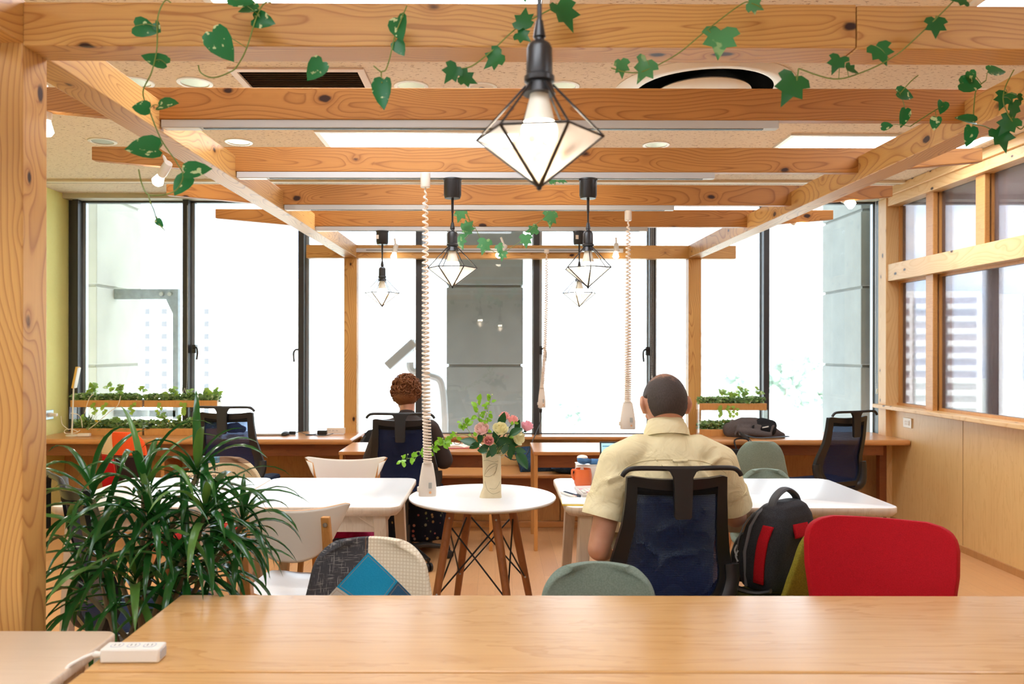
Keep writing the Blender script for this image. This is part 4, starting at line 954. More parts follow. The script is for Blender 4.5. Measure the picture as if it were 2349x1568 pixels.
PW1 = patchwork('blue and grey patchwork', [([(1, 0, .008)], CHAR[0], 'tweed', CHAR[2]), ([TL, neg(LB)], S(206, 200, 186), 'plain', S(190, 184, 170)), ([TL, TR_, LB, RB], S(30, 142, 186), 'plain', S(44, 158, 200)), ([TR_, neg(RB), LB], S(58, 98, 128), 'plain', S(48, 84, 112))], CREAM)
PW2 = patchwork('beige and check patchwork', [([(0, 1, .772)], S(116, 92, 74), 'plain', S(134, 108, 88)), ([(0, 1, .772), (1, 0, .023)], S(74, 118, 140), 'plain', S(92, 134, 154)), ([(1, 0, .03), (0, -1, -.772), (0, 1, .66)], S(226, 206, 170), 'stripe', S(60, 54, 50)), ([(0, -1, -.47)], S(190, 40, 44), 'plain', S(160, 30, 34)), ([(0, -1, -.44)], S(36, 34, 36), 'plain', S(26, 24, 26))], (S(228, 208, 172), 'check', S(160, 136, 104)))
PW3 = patchwork('red and orange patchwork', [([(-1, 0, .05), (0, 1, .709)], S(226, 204, 170), 'grid', S(206, 182, 148)), ([(1, 0, -.05), (0, -1, -.709)], S(48, 34, 34), 'plain', S(36, 26, 26)), ([(-1, 0, .05), (0, -1, -.709)], S(190, 24, 32), 'plain', S(160, 18, 26))], (S(232, 92, 42), 'grid', S(206, 74, 34)))
s1 = P(852, 1300, 2.40); shell_chair('patchwork shell chair in blue, charcoal and cream behind the oak table', s1.x, 2.16, PI, PW1, .99, [(0, .175), (.06, .2), (.3, .228), (.55, .215), (.76, .192), (.86, .176), (1.0, .158)])
s2 = P(1374, 1330, 2.28); shell_chair('grey-green felt shell chair behind the oak table in front of the man', s2.x, 2.08, PI, GREEN_F, .925, [(0, .175), (.06, .195), (.2, .222), (.4, .22), (.6, .205), (.75, .185), (.86, .165), (1.0, .150)])
SH3 = [(0, .175), (.06, .195), (.2, .222), (.4, .222), (.55, .205), (.7, .178), (.84, .148), (1.0, .118)]
s3 = P(1752, 1020, 4.75); shell_chair('tall grey-green felt shell chair at the right window counter', s3.x, 4.98, math.radians(-4), GREEN_F, 1.02, SH3)
s4 = P(1752, 1100, 4.18); shell_chair('grey-green felt shell chair pushed under the far side of the man\'s table', s4.x, 3.93, PI, GREEN_F, .925, SH3)
shell_chair('olive shell chair holding the backpack beside the red chair', 1.065, 2.955, math.radians(33), OLIVE_F, .965)
s6 = P(512, 1080, 4.22); shell_chair('beige checked patchwork armchair shell behind the far left table', s6.x, 4.00, PI, PW2, .985, [(0, .2), (.1, .23), (.4, .25), (.6, .25), (.76, .24), (.86, .205), (1.0, .15)])
s7 = P(288, 1040, 4.95); shell_chair('red and orange patchwork shell chair at the left window counter', s7.x, 5.22, math.radians(-12), PW3, 1.05, [(0, .175), (.06, .195), (.2, .222), (.4, .22), (.6, .19), (.8, .16), (1.0, .150)])
# ================================================================== white bentwood chairs
def ply_chair(label, x, y, rz):
    t = thing('plywood_chair', label, 'chair', (x, y, 0), rz, 'white plywood chairs with wooden frames'); k = dict(local=True)
    def fn(u, v):
        s = 2 * u - 1; W = .217 * (1 - .20 * (1 - v) ** 1.6 - .0) ; xx = s * W
        top = .785 + .026 * s * s - .008 * max(0, (abs(s) - .9) / .1) ** 2; bot = .775 - .185 * math.sqrt(max(0, 1 - abs(s) ** 2.4)) 
        z = lerp(bot, top, v); z = min(z, top)
        return Vector((xx, -.205 - .12 * (z - .6) + .055 * s * s, z))
    MB().grid(fn, 30, 18).build('backrest', [WHITE_PLY, BEECH], t, solid=.012, rim=1, ang=50, **k)
    m = MB(); pl = round_rect(.40, .39, .11, 7); n = len(pl); vs = []
    def dish(x, y): return .012 * ((x / .2) ** 2) - .02 * max(0, (y - .1) / .1) ** 2
    for s, z in ((.985, .438), (1.0, .442), (1.0, .450), (.985, .454), (.6, .452), (.2, .450)): vs += [Vector((a * s, b * s + .01, z + dish(a * s, b * s))) for a, b in pl]
    m.add(vs, [(i * n + j, i * n + (j + 1) % n, (i + 1) * n + (j + 1) % n, (i + 1) * n + j) for i in (0, 1, 2) for j in range(n)] + [tuple(range(n - 1, -1, -1))], 1)
    m.add(vs, [(i * n + j, i * n + (j + 1) % n, (i + 1) * n + (j + 1) % n, (i + 1) * n + j) for i in (3, 4) for j in range(n)] + [tuple(5 * n + j for j in range(n))], 0)
    m.build('seat', [WHITE_TOP, BEECH], t, ang=45, **k)
    for s in (-1, 1):
        g = MB(); pts = [(s * .150, -.262, .772), (s * .155, -.235, .60), (s * .163, -.195, .43), (s * .165, -.235, 0)]; rs = [.015, .017, .022, .015]
        for (a, ra), (b, rb) in zip(list(zip(pts, rs)), list(zip(pts, rs))[1:]):
            a, b = Vector(a), Vector(b); g.add([a + Vector((i * ra, j * ra * .9, 0)) for i, j in ((-1, -1), (1, -1), (1, 1), (-1, 1))] + [b + Vector((i * rb, j * rb * .9, 0)) for i, j in ((-1, -1), (1, -1), (1, 1), (-1, 1))], [(0, 1, 2, 3), (7, 6, 5, 4), (0, 4, 5, 1), (1, 5, 6, 2), (2, 6, 7, 3), (3, 7, 4, 0)])
        l = g.build('leg', BEECH, t, bevel=.003, smooth=False, **k); b = MB()
        for z, yy in ((.745, -.274), (.655, -.262)): b.lathe([(0, 0), (.0085, 0), (.008, .004), (.004, .0045), (.004, .002), (0, .002)], (s * .152, yy, z), 14, rotm(PI / 2))
        b.build('bolt', STEEL, l, **k)
        g = MB(); g.tube([(s * .15, .15, .435), (s * .175, .185, 0)], [.019, .013], 4, up=(1, 1, 0)); g.build('leg', BEECH, t, bevel=.002, smooth=False, **k)
        MB().box((s * .155, -.02, .415), (.02, .34, .04)).build('seat_rail', BEECH, t, bevel=.002, smooth=False, **k)
    MB().box((0, .15, .415), (.29, .02, .04)).build('seat_rail', BEECH, t, bevel=.002, smooth=False, **k)
    MB().box((0, -.185, .415), (.29, .02, .04)).build('seat_rail', BEECH, t, bevel=.002, smooth=False, **k)
    return t
w1 = P(676, 1180, 2.90); ply_chair('white plywood chair on the near side of the white table, seen from behind', w1.x - .01, 3.13, math.radians(-4))
w2 = P(797, 1080, 4.25); ply_chair('white plywood chair on the far side of the white table with a magenta cushion', w2.x, 4.03, PI)
t = thing('seat_cushion', 'magenta tufted cushion on the far white plywood chair', 'cushion', (w2.x, 4.0, .455))
m = MB(); m.grid(lambda u, v: Vector(((2 * u - 1) * .205 * (1 - .06 * (2 * v - 1) ** 2), (2 * v - 1) * .2 * (1 - .06 * (2 * u - 1) ** 2), .018 + .055 * (1 - (2 * u - 1) ** 4) ** .5 * (1 - (2 * v - 1) ** 4) ** .5 - sum(.03 * math.exp(-(((2 * u - 1) - a) ** 2 + ((2 * v - 1) - b) ** 2) / .02) for a, b in ((-.4, -.4), (.4, -.4), (0, 0), (-.4, .4), (.4, .4))))), 36, 36)
m.grid(lambda u, v: Vector(((2 * u - 1) * .205, (2 * v - 1) * .2, .018 - .014 * (1 - (2 * u - 1) ** 4) * (1 - (2 * v - 1) ** 4))), 12, 12); m.build('pad', MAGENTA, t, local=True, ang=80)
# ================================================================== red backrest chair
rc = P(2012, 1230, 2.36); t = thing('office_chair', 'red fabric backed office chair behind the oak table at right', 'office chair', (rc.x - .055, 2.20, 0), PI - math.radians(22)); k = dict(local=True)
RW = [(0, .150), (.04, .165), (.15, .182), (.6, .204), (.80, .206), (.88, .201), (.93, .191), (.965, .176), (.985, .158), (1.0, .130)]
def fr(u, v):
    s = 2 * u - 1; z = lerp(.50, .862, v); xx = s * interp(RW, v); return Vector((xx, -.20 - .13 * (z - .5) + 1.1 * xx * xx, z))
MB().grid(fr, 26, 44).build('backrest', RED_F, t, solid=.035, bevel=.014, seg=3, ang=180, **k)
MB().tube(smooth_path([(0, -.265, .74), (0, -.275, .6), (0, -.22, .45), (0, -.02, .41)], 5), .022, 10, flat=1.6).build('back_support', BLACK_PL, t, **k)
m = MB(); pl = round_rect(.47, .45, .1, 6); n = len(pl); vs = []
for s, z in ((.85, .42), (1, .44), (1, .46), (.85, .478)): vs += [Vector((x * s, y * s + .03, z)) for x, y in pl]
m.add(vs, [(i * n + j, i * n + (j + 1) % n, (i + 1) * n + (j + 1) % n, (i + 1) * n + j) for i in range(3) for j in range(n)] + [tuple(range(n - 1, -1, -1)), tuple(3 * n + j for j in range(n))]); m.build('seat', RED_F, t, **k)
MB().lathe([(.0, .06), (.026, .06), (.026, .25), (.018, .25), (.018, .42), (0, .42)], n=16).build('gas_column', BLACK_M, t, **k)
for q in range(5):
    a = 2 * PI * q / 5; e = Vector((math.cos(a), math.sin(a), 0)); MB().tube([Vector((0, 0, .08)), e * .28 + Vector((0, 0, .06))], [.026, .016], 8).tube([e * .28 + Vector((0, 0, .06)), e * .28], .022, 8).build('base_leg', BLACK_PL, t, **k)
# ================================================================== people
def head_into(m, C, pitch, rx=.077, ry=.097, rz=.118, yaw=0.0):
    R = Matrix.Rotation(yaw, 3, 'Z') @ Matrix.Rotation(-pitch, 3, 'X'); C = Vector(C); q = lambda *p: C + R @ Vector(p)
    m.ell(q(0, -.006, .012), (rx, ry, rz * .90), 28, 18, R); m.ell(q(0, .026, -.045), (rx * .80, ry * .72, rz * .66), 24, 16, R)
    m.ell(q(0, .062, -.098), (.028, .026, .022), 14, 10, R); m.limb([q(0, .094, .012), q(0, .110, -.022), q(0, .112, -.030)], [.008, .012, .013], 10)
    m.ell(q(0, .088, -.062), (.024, .012, .007), 14, 8, R); m.ell(q(0, .088, -.070), (.022, .012, .007), 14, 8, R); m.ell(q(0, .080, .022), (.052, .018, .010), 16, 8, R)
    for s in (-1, 1):
        m.limb([q(s * (rx + .008), -.012, -.030), q(s * (rx + .017), -.020, .0), q(s * (rx + .014), -.012, .026)], [(.007, .011), (.008, .019), (.007, .015)], 12)
        m.ell(q(s * .045, .068, -.02), (.022, .022, .018), 12, 8, R)
    return R, q
def hand_into(m, W, d, n, s, curl=.6, k=1.0):
    """wrist W, direction d of the fingers, back-of-hand normal n, s=+1 thumb towards d x n"""
    W = Vector(W); d = Vector(d).normalized(); n = (Vector(n) - d * Vector(n).dot(d)).normalized(); w = d.cross(n) * s
    m.limb([W, W + d * .045 * k, W + d * .085 * k], [(.022, .030), (.015, .040), (.013, .039)] if abs(w.x) < .7 else [(.030, .022), (.040, .015), (.039, .013)], 12)
    for i, (o, L) in enumerate(((.030, .072), (.010, .082), (-.010, .076), (-.029, .060))):
        p = W + d * .085 * k + w * o; pts = [p - d * .015]; a = 0
        for seg in (.44, .31, .25):
            a += curl * .55; dd = d * math.cos(a) - n * math.sin(a); p = p + dd * L * seg; pts.append(p)
        m.limb(pts, [.0088, .0085, .008, .0072], 8)
    b = W + d * .028 + w * .026; m.limb([b, b + d * .03 + w * .022 - n * .008, b + d * .055 + w * .030 - n * .018, b + d * .075 + w * .028 - n * .026], [.013, .0115, .010, .008], 8)
def face_parts(t, q, R, iris):
    e = MB(); i = MB(); l = MB(); li = MB()
    for s in (-1, 1):
        e.ell(q(s * .031, .0785, -.004), .0125, 14, 10); i.ell(q(s * .031, .0893, -.0065), (.0055, .0028, .0055), 12, 8, R); li.grid(lambda u, v, s=s: q(s * .031 + .0142 * math.sin((u - .5) * PI) * math.cos(lerp(-.05, 1.3, v)), .0785 + .0142 * math.cos((u - .5) * PI) * math.cos(lerp(-.05, 1.3, v)), -.004 + .0142 * math.sin(lerp(-.05, 1.3, v))), 12, 8); l.tube(smooth_path([q(s * .014, .097, .016), q(s * .032, .100, .020), q(s * .052, .086, .014)], 4), .003, 6)
    e.build('eyes', PM('eye white', S(236, 232, 226), .25), t); i.build('irises', PM('iris', iris, .2), t); li.build('eyelids', SKIN, t, solid=.001); l.build('eyebrows', PM('brow hair', S(40, 30, 26), .8), t)
    MB().ell(q(0, .0995, -.066), (.021, .005, .007), 14, 8, R).build('lips', PM('lips', S(196, 112, 100), .45), t)
# ---- the man at the white table
X0 = mc.x + .012
t = thing('person', 'balding man in a cream short-sleeved shirt seated at the white table, seen from behind', 'person', (X0, 3.0, 0)); MAN = t
m = MB(); HC = (X0 + .003, 3.062, 1.157)
R, q = head_into(m, HC, math.radians(20))
m.limb([(X0, 3.012, 1.00), (X0, 3.03, 1.07), (X0, 3.05, 1.12)], [.064, .062, .062], 18)
m.limb([(X0, 3.04, .53), (X0, 3.02, .70), (X0, 2.995, .88), (X0, 3.0, .98), (X0, 3.01, 1.03)], [(.165, .115), (.158, .112), (.165, .10), (.14, .085), (.06, .06)], 20)
LS, LE, LW = (X0 - .185, 2.995, .955), (X0 - .268, 2.93, .640), (X0 - .215, 3.13, .575)
RS, RE, RW = (X0 + .185, 2.995, .955), (X0 + .285, 3.09, .725), (X0 + .16, 3.34, .780)
m.limb([LS, Vector(LS).lerp(Vector(LE), .5), LE], [.056, .050, .042], 16); m.limb([LE, Vector(LE).lerp(Vector(LW), .35), LW], [.043, .042, .028], 16); hand_into(m, LW, (.35, .9, -.2), (0, .2, 1), 1, .5)
m.limb([RS, Vector(RS).lerp(Vector(RE), .5), RE], [.056, .049, .042], 16); m.limb([RE, Vector(RE).lerp(Vector(RW), .35), RW], [.043, .041, .028], 16); hand_into(m, RW, (-.3, .95, -.05), (0, 0, 1), -1, .45)
for s in (-1, 1):
    m.limb([(X0 + s * .09, 3.06, .545), (X0 + s * .12, 3.46, .53), (X0 + s * .12, 3.44, .28), (X0 + s * .12, 3.42, .09)], [.075, .055, .05, .036], 16); m.limb([(X0 + s * .12, 3.40, .06), (X0 + s * .13, 3.56, .04)], [.038, .03], 12)
m.build('body', SKIN, t, remesh=.0062, sm_it=7)
face_parts(t, q, R, S(52, 36, 28))
s = MB()
s.limb([(X0, 3.03, .50), (X0, 3.02, .62), (X0, 3.00, .78), (X0, 2.985, .90), (X0, 2.995, .975), (X0, 3.01, 1.045)], [(.178, .135), (.176, .135), (.184, .132), (.182, .122), (.155, .095), (.068, .070)], 26)
s.limb([(X0 - .180, 2.995, .958), (X0 - .10, 2.992, 1.000), (X0, 2.992, 1.020), (X0 + .10, 2.992, 1.000), (X0 + .180, 2.995, .958)], [(.066, .072), (.062, .070), (.055, .066), (.062, .070), (.066, .072)], 20)
s.limb([(X0 - .190, 2.995, .955), (X0 - .215, 2.976, .875), (X0 - .232, 2.964, .822)], [(.070, .074), (.070, .077), (.071, .078)], 22)
s.limb([(X0 + .190, 2.995, .955), (X0 + .222, 3.02, .88), (X0 + .240, 3.04, .838)], [(.070, .074), (.067, .074), (.068, .075)], 22)
random.seed(11)
for k in range(26):     # soft cloth folds
    z = random.uniform(.56, .95); a = random.uniform(-.9, .9); x = X0 + .17 * math.sin(a); y = 2.99 - .128 * math.cos(a); dz = random.uniform(-.05, .05)
    s.limb([(x - .05, y + .008, z - dz), (x, y + .003, z), (x + .05, y + .008, z + dz)], [.004, .008, .004], 8)
for z, dx in ((.90, 0), (.86, .01), (.82, -.01)):
    s.limb([(X0 - .27, 2.93, z - .02), (X0 - .235, 2.895, z), (X0 - .18, 2.90, z + .02)], [.004, .007, .004], 8)
sh = s.build('shirt', SHIRT, t, remesh=.0085, sm_it=9)
def ring(m, c, r, h, tilt, fl=1.0, n=28, wob=.0):
    Rr = rotm(tilt); prof = [(r[0], 0), (r[1], h * .5), (r[2], h), (r[2] - .004, h + .002), (r[1] - .005, h * .5), (r[0] - .005, 0)]
    m.lathe(prof, c, n, Rr @ Matrix.Diagonal((1, fl, 1)))
c = MB(); ring(c, (X0, 3.022, 1.050), (.081, .074, .0685), .056, math.radians(-17), 1.0); ring(c, (X0, 3.018, 1.042), (.088, .084, .073), .052, math.radians(-17), 1.0); c.build('collar', SHIRT, t, ang=70)
def wrap(m, name, mat, off=.0012):
    o = m.build(name, mat, t); w = o.modifiers.new('w', 'SHRINKWRAP'); w.target = sh; w.wrap_method = 'PROJECT'; w.use_project_y = True; w.use_positive_direction = True; w.use_negative_direction = True; w.offset = off
    o.modifiers.new('d', 'SOLIDIFY').thickness = .0018; return o
SEAM = PM('cream seam', S(222, 206, 160), .85)
y = MB(); y.grid(lambda u, v: Vector((X0 + (2 * u - 1) * .20, 2.84, .972 + .0035 * v - .055 * (2 * u - 1) ** 2 * abs(2 * u - 1))), 40, 1); wrap(y, 'yoke_seam', SEAM)
y = MB(); y.grid(lambda u, v: Vector((X0 + .012 + .022 * u, 2.84, .70 + .272 * v)), 2, 40); wrap(y, 'back_pleat', SHIRT, .003); y = MB(); y.grid(lambda u, v: Vector((X0 - .005 + .055 * u, 2.84, .966 + .009 * v)), 8, 2); wrap(y, 'locker_loop', SHIRT, .005)
for a, b, r in ((Vector((X0 - .232, 2.963, .825)), Vector((X0 - .252, 2.950, .752)), .0770), (Vector((X0 + .240, 3.04, .84)), Vector((X0 + .264, 3.068, .770)), .0740)):
    MB().tube([a, a.lerp(b, .62), a.lerp(b, .66), b], [r * .97, r * .995, r * 1.02, r * 1.025], 28).build('sleeve_hem', SHIRT, t, ang=60)
p = MB()
for s in (-1, 1): p.limb([(X0 + s * .085, 3.03, .535), (X0 + s * .12, 3.46, .525), (X0 + s * .12, 3.44, .28), (X0 + s * .12, 3.42, .12)], [.094, .072, .066, .062], 18)
p.limb([(X0 - .07, 3.0, .54), (X0 + .07, 3.0, .54)], [.11, .11], 16); p.build('trousers', KHAKI, t, remesh=.010)
f = MB()
for s in (-1, 1): f.limb([(X0 + s * .12, 3.39, .048), (X0 + s * .13, 3.57, .036)], [.047, .036], 14)
f.build('shoes', PM('dark shoe', S(50, 40, 34), .4), t, remesh=.008)
def hair_mat(name, c1, c2, top=None):
    m, nt, out = new_mat(name); tc = N(nt, 'ShaderNodeTexCoord'); x, y, z = SEP(nt, tc.outputs['Object']); g = SEP(nt, tc.outputs['Generated'])
    n = NOISE(nt, COMB(nt, M(nt, 'MULTIPLY', x, 420.0), M(nt, 'MULTIPLY', y, 420.0), M(nt, 'MULTIPLY', z, 60.0)), 1.0, 2.0)
    c = MIX(nt, n, c1, c2)
    if top:
        f = M(nt, 'ADD', g[2], M(nt, 'MULTIPLY', M(nt, 'SUBTRACT', n, .5), .35)); f = M(nt, 'ADD', f, M(nt, 'MULTIPLY', M(nt, 'SUBTRACT', NOISE(nt, tc.outputs['Object'], 30.0, 2.0), .5), .3)); c = MIX(nt, RAMP(nt, f, [(.90, 0.0), (1.16, .8)]), c, top)
    princ(nt, out, c, .6, 0, .3, (n, .5, .003)); return m
h = MB()
def hair_pt(u, v):
    a = 2 * PI * u; e = -PI / 2 + PI * v; d = Vector((math.cos(e) * math.cos(a), math.cos(e) * math.sin(a), math.sin(e)))
    low = -.60 + .25 * max(0, d.y + .4) - .05 * d.x * d.x; ear = max(.66 - abs(d.x), d.z - .10, -.40 - d.y)
    o = max(-.014, min(.0055, .11 * min(d.z - low, .62 - .3 * (1 - d.z) - d.y, ear))) + .0006 * math.sin(a * 61) * math.cos(e * 40)
    return q(d.x * (.0805 + o), -.006 + d.y * (.0970 + o), .012 + d.z * (.1062 + o))
h.grid(hair_pt, 140, 100, wrap=True)
h.build('hair', hair_mat('short dark hair', S(48, 42, 40), S(92, 82, 78), S(190, 140, 116)), t, ang=180)
# ---- the woman at the desk
X0 = c2.x + .004
t = thing('person', 'woman with curly brown hair in a dark top seated at the desk by the windows', 'person', (X0, 5.2, 0))
m = MB(); HC = (X0 - .012, 5.255, 1.083); R, q = head_into(m, HC, math.radians(24), .072, .092, .112)
m.limb([(X0, 5.185, .92), (X0, 5.205, .985), (X0, 5.235, 1.035)], [.052, .050, .050], 16)
m.limb([(X0, 5.20, .53), (X0, 5.19, .68), (X0, 5.17, .82), (X0, 5.18, .90), (X0, 5.185, .94)], [(.155, .11), (.13, .10), (.145, .095), (.12, .08), (.05, .05)], 18)
LS, LE, LW = (X0 - .155, 5.18, .862), (X0 - .235, 5.22, .645), (X0 - .12, 5.50, .715); RS, RE, RW = (X0 + .155, 5.18, .862), (X0 + .24, 5.23, .645), (X0 + .12, 5.51, .715)
for a, b, c, s in ((LS, LE, LW, 1), (RS, RE, RW, -1)):
    m.limb([a, b], [.045, .035], 14); m.limb([b, c], [.035, .023], 14); hand_into(m, c, (s * .2, .97, -.05), (0, 0, 1), s, .5, .92)
for s in (-1, 1): m.limb([(X0 + s * .08, 5.22, .53), (X0 + s * .10, 5.60, .50), (X0 + s * .10, 5.58, .28), (X0 + s * .10, 5.56, .08)], [.07, .05, .045, .034], 14); m.limb([(X0 + s * .10, 5.54, .05), (X0 + s * .10, 5.70, .036)], [.034, .027], 12)
m.build('body', SKIN, t, remesh=.0062, sm_it=7); face_parts(t, q, R, S(52, 36, 28))
s = MB(); s.limb([(X0, 5.20, .50), (X0, 5.19, .66), (X0, 5.17, .80), (X0, 5.175, .895), (X0, 5.182, .945)], [(.17, .125), (.158, .120), (.165, .115), (.14, .09), (.062, .060)], 22)
s.limb([(X0 - .152, 5.18, .868), (X0, 5.178, .915), (X0 + .152, 5.18, .868)], [(.056, .060), (.052, .058), (.056, .060)], 18)
for a, b, c in ((LS, LE, LW), (RS, RE, RW)): s.limb([a, Vector(a).lerp(Vector(b), .6), b], [.060, .060, .062], 18); s.limb([b, Vector(b).lerp(Vector(c), .85)], [.060, .042], 18)
random.seed(5)
for k in range(12):
    z = random.uniform(.55, .85); x = X0 + random.uniform(-.13, .13); s.limb([(x - .04, 5.062, z), (x, 5.055, z + .01), (x + .04, 5.062, z + random.uniform(-.03, .03))], [.004, .007, .004], 8)
s.build('top', BROWN_T, t, remesh=.009, sm_it=8)
ring2 = MB(); ring2.lathe([(.068, 0), (.064, .012), (.060, .018), (.057, .016), (.060, .008), (.063, -.002)], (X0, 5.187, .928), 26, rotm(math.radians(-16))); ring2.build('neckline', BROWN_T, t)
def floral():
    m, nt, out = new_mat('dark floral cotton'); tc = N(nt, 'ShaderNodeTexCoord').outputs['Object']; v = N(nt, 'ShaderNodeTexVoronoi', {'Vector': tc, 'Scale': 30.0}); f = RAMP(nt, v.outputs['Distance'], [(.26, 1.0), (.34, 0.0)])
    hue = RAMP(nt, SEP(nt, v.outputs['Color'])[0], [(0, S(150, 80, 76)), (.3, S(160, 124, 120)), (.5, S(84, 100, 66)), (.7, S(150, 120, 76)), (1, S(40, 40, 60))]); c = MIX(nt, M(nt, 'MULTIPLY', f, M(nt, 'GREATER_THAN', SEP(nt, v.outputs['Color'])[1], .35)), S(24, 24, 34), hue); princ(nt, out, c, .9, 0, .1); return m
k = MB()
def sk(u, v):
    a = 2 * PI * u; w = .012 * math.sin(a * 9) * v; z = lerp(.56, .10, v); cy = lerp(5.22, 5.47, min(1, v * 2.2)); rx = lerp(.17, .235, v) + w; ry = lerp(.13, .20, min(1, v * 2)) + w; return Vector((X0 + .03 * v + rx * math.cos(a), cy + ry * math.sin(a), z - .05 * max(0, math.sin(a)) * (1 - v)))
k.grid(sk, 72, 20, wrap=True); k.build('skirt', floral(), t, solid=.004, ang=80)
MB().limb([(X0 - .10, 5.54, .045), (X0 - .10, 5.71, .034)], [.042, .033], 12).limb([(X0 + .10, 5.54, .045), (X0 + .10, 5.71, .034)], [.042, .033], 12).build('shoes', PM('dark shoe', S(50, 40, 34), .4), t)
HB = hair_mat('curly brown hair', S(66, 38, 26), S(168, 104, 60)); h = MB(); random.seed(21)
h.ell(q(0, -.014, .022), (.086, .094, .094), 24, 16, R); h.ell(q(0, -.035, -.035), (.080, .070, .062), 20, 12, R)
for k in range(420):
    a = random.uniform(0, 2 * PI); e = random.uniform(-.85, PI / 2); d = Vector((math.cos(e) * math.cos(a), math.cos(e) * math.sin(a), math.sin(e)))
    if d.y > .45 and d.z < .45: continue
    if d.z < -.45 and d.y > .0: continue
    b = q(d.x * .086, -.014 + d.y * .094, .018 + d.z * .096); n = (R @ d).normalized(); ta = n.orthogonal().normalized(); ta = (Matrix.Rotation(random.random() * 6.28, 3, n) @ ta); tb = n.cross(ta); L = random.uniform(.025, .055); ph = random.random() * 6.28; r = random.uniform(.008, .015)
    pp = []
    for i in range(11):
        u = i / 10; w = ph + u * 7.5; pp.append(b + ta * (u - .5) * L + n * (math.cos(w) * r + .004) + tb * math.sin(w) * r)
    h.tube(pp, [.0022 + .0028 * math.sin(PI * i / 10) for i in range(11)], 5)
h.build('hair', HB, t, ang=80)
# ================================================================== leaves, vines, plants
IVY_O = [(0, 0), (.16, -.10), (.40, -.02), (.52, .20), (.34, .30), (.46, .60), (.20, .58), (0, 1.0)]
HEART_O = [(0, 0), (.14, -.10), (.33, -.04), (.42, .18), (.38, .45), (.22, .75), (0, 1.0)]
OVAL_O = [(0, 0), (.14, .08), (.27, .28), (.28, .48), (.20, .72), (.09, .90), (0, 1.0)]
def leaf(m, base, tip, nrm, outline, fold=.25, droop=.12, wk=1.0, mi=0):
    base = Vector(base); d = Vector(tip) - base; L = d.length; d.normalize(); n = Vector(nrm); n = (n - d * n.dot(d))
    n = n.normalized() if n.length > 1e-4 else d.orthogonal().normalized(); w = d.cross(n); vs = []; k = len(outline)
    def pt(x, y): return base + (d * y + w * x * wk + n * (abs(x) * fold - droop * y * y)) * L
    for x, y in outline: vs.append(pt(0, min(max(y, 0), 1)))
    for s in (1, -1):
        for x, y in outline: vs.append(pt(s * x, y))
    fs = []
    for i in range(k - 1): fs += [(i, i + 1, k + i + 1, k + i), (i + 1, i, 2 * k + i, 2 * k + i + 1)]
    return m.add(vs, [f for f in fs], mi)
def leaf_px(m, px, py, size, ang, D, outline, mi=0, tilt=None):
    """leaf of a given apparent size whose tip points at ang (0 right, 90 down)"""
    c = P(px, py, D); L = size / F * D; a = math.radians(ang); d = Vector((math.cos(a), random.uniform(-.35, .35), -math.sin(a))).normalized(); n = Vector((random.uniform(-.5, .5), -1, random.uniform(-.2, .7)))
    leaf(m, c - d * L * .5, c + d * L * .5, n, outline, random.uniform(.1, .4), random.uniform(.0, .2), 1.0, mi); return c - d * L * .5
def vine(name, label, D, stems, leaves, outline, mats, r=.0016):
    x, y = stems[0][0]; o = P(x, y, D); t = thing(name, label, 'vine', o, 0, 'artificial vines on the pergola')
    m = MB(); allp = []
    for st in stems:
        pts = smooth_path([P(px, py, D + (random.uniform(-.012, .012))) for px, py in st], 6); m.tube(pts, r, 6); allp += pts
    l = MB()
    for px, py, s, a in leaves:
        b = leaf_px(l, px, py, s, a, D + random.uniform(-.02, .01), outline, 0); q = min(allp, key=lambda p: (p - b).length)
        if (q - b).length < .14: m.tube(smooth_path([q, (q + b) / 2 + Vector((0, 0, .006)), b], 3), r * .6, 5)
    m.build('stem', STEM, t); l.build('leaves', mats, t, ang=80); return t
random.seed(9)
vine('pothos_vine', 'long variegated vine trailing down past the left beam', 1.85, [[(392, 6), (378, 2), (362, 40), (360, 110), (348, 165), (328, 212), (345, 260), (370, 320), (405, 372), (420, 402), (405, 435), (375, 447)], [(375, 447), (340, 446), (325, 420), (318, 388)], [(340, 446), (346, 466), (353, 482), (362, 510), (378, 528)]],
     [(336, 66, 56, 15), (362, 64, 26, 60), (352, 135, 58, 200), (386, 237, 52, -5), (322, 247, 42, 185), (325, 341, 74, 178), (455, 388, 60, -12), (415, 427, 54, 120), (368, 512, 22, 58)], HEART_O, POTHOS)
vine('pothos_vine', 'variegated vine looped over the front beam left of the air vent', 1.85, [[(622, 6), (606, 8), (588, 40), (566, 110), (545, 150), (528, 165), (490, 178), (462, 168), (455, 150)]], [(568, 24, 46, 170), (607, 48, 52, 15), (510, 106, 78, 55), (722, 163, 56, 130), (556, 0, 58, 0)], HEART_O, POTHOS)
vine('pothos_vine', 'variegated vine hanging from the front beam right of the air vent', 1.86, [[(933, 14), (920, 45), (905, 85), (895, 130), (885, 160), (875, 166), (876, 190)], [(875, 166), (857, 151)]], [(916, 66, 62, 80), (918, 112, 40, 60), (878, 217, 66, 95)], HEART_O, POTHOS)
vine('ivy_vine', 'ivy strand climbing past the nearest lamp on the front beam', 1.86, [[(1316, 12), (1290, 10), (1250, 28), (1185, 65), (1130, 115), (1085, 150), (1055, 158), (1040, 162)]], [(1202, 38, 52, -85), (1203, 85, 40, 40), (1297, 44, 76, 60), (1128, 140, 54, 150), (1033, 172, 48, 130), (1076, 184, 44, 20)], IVY_O, IVY)
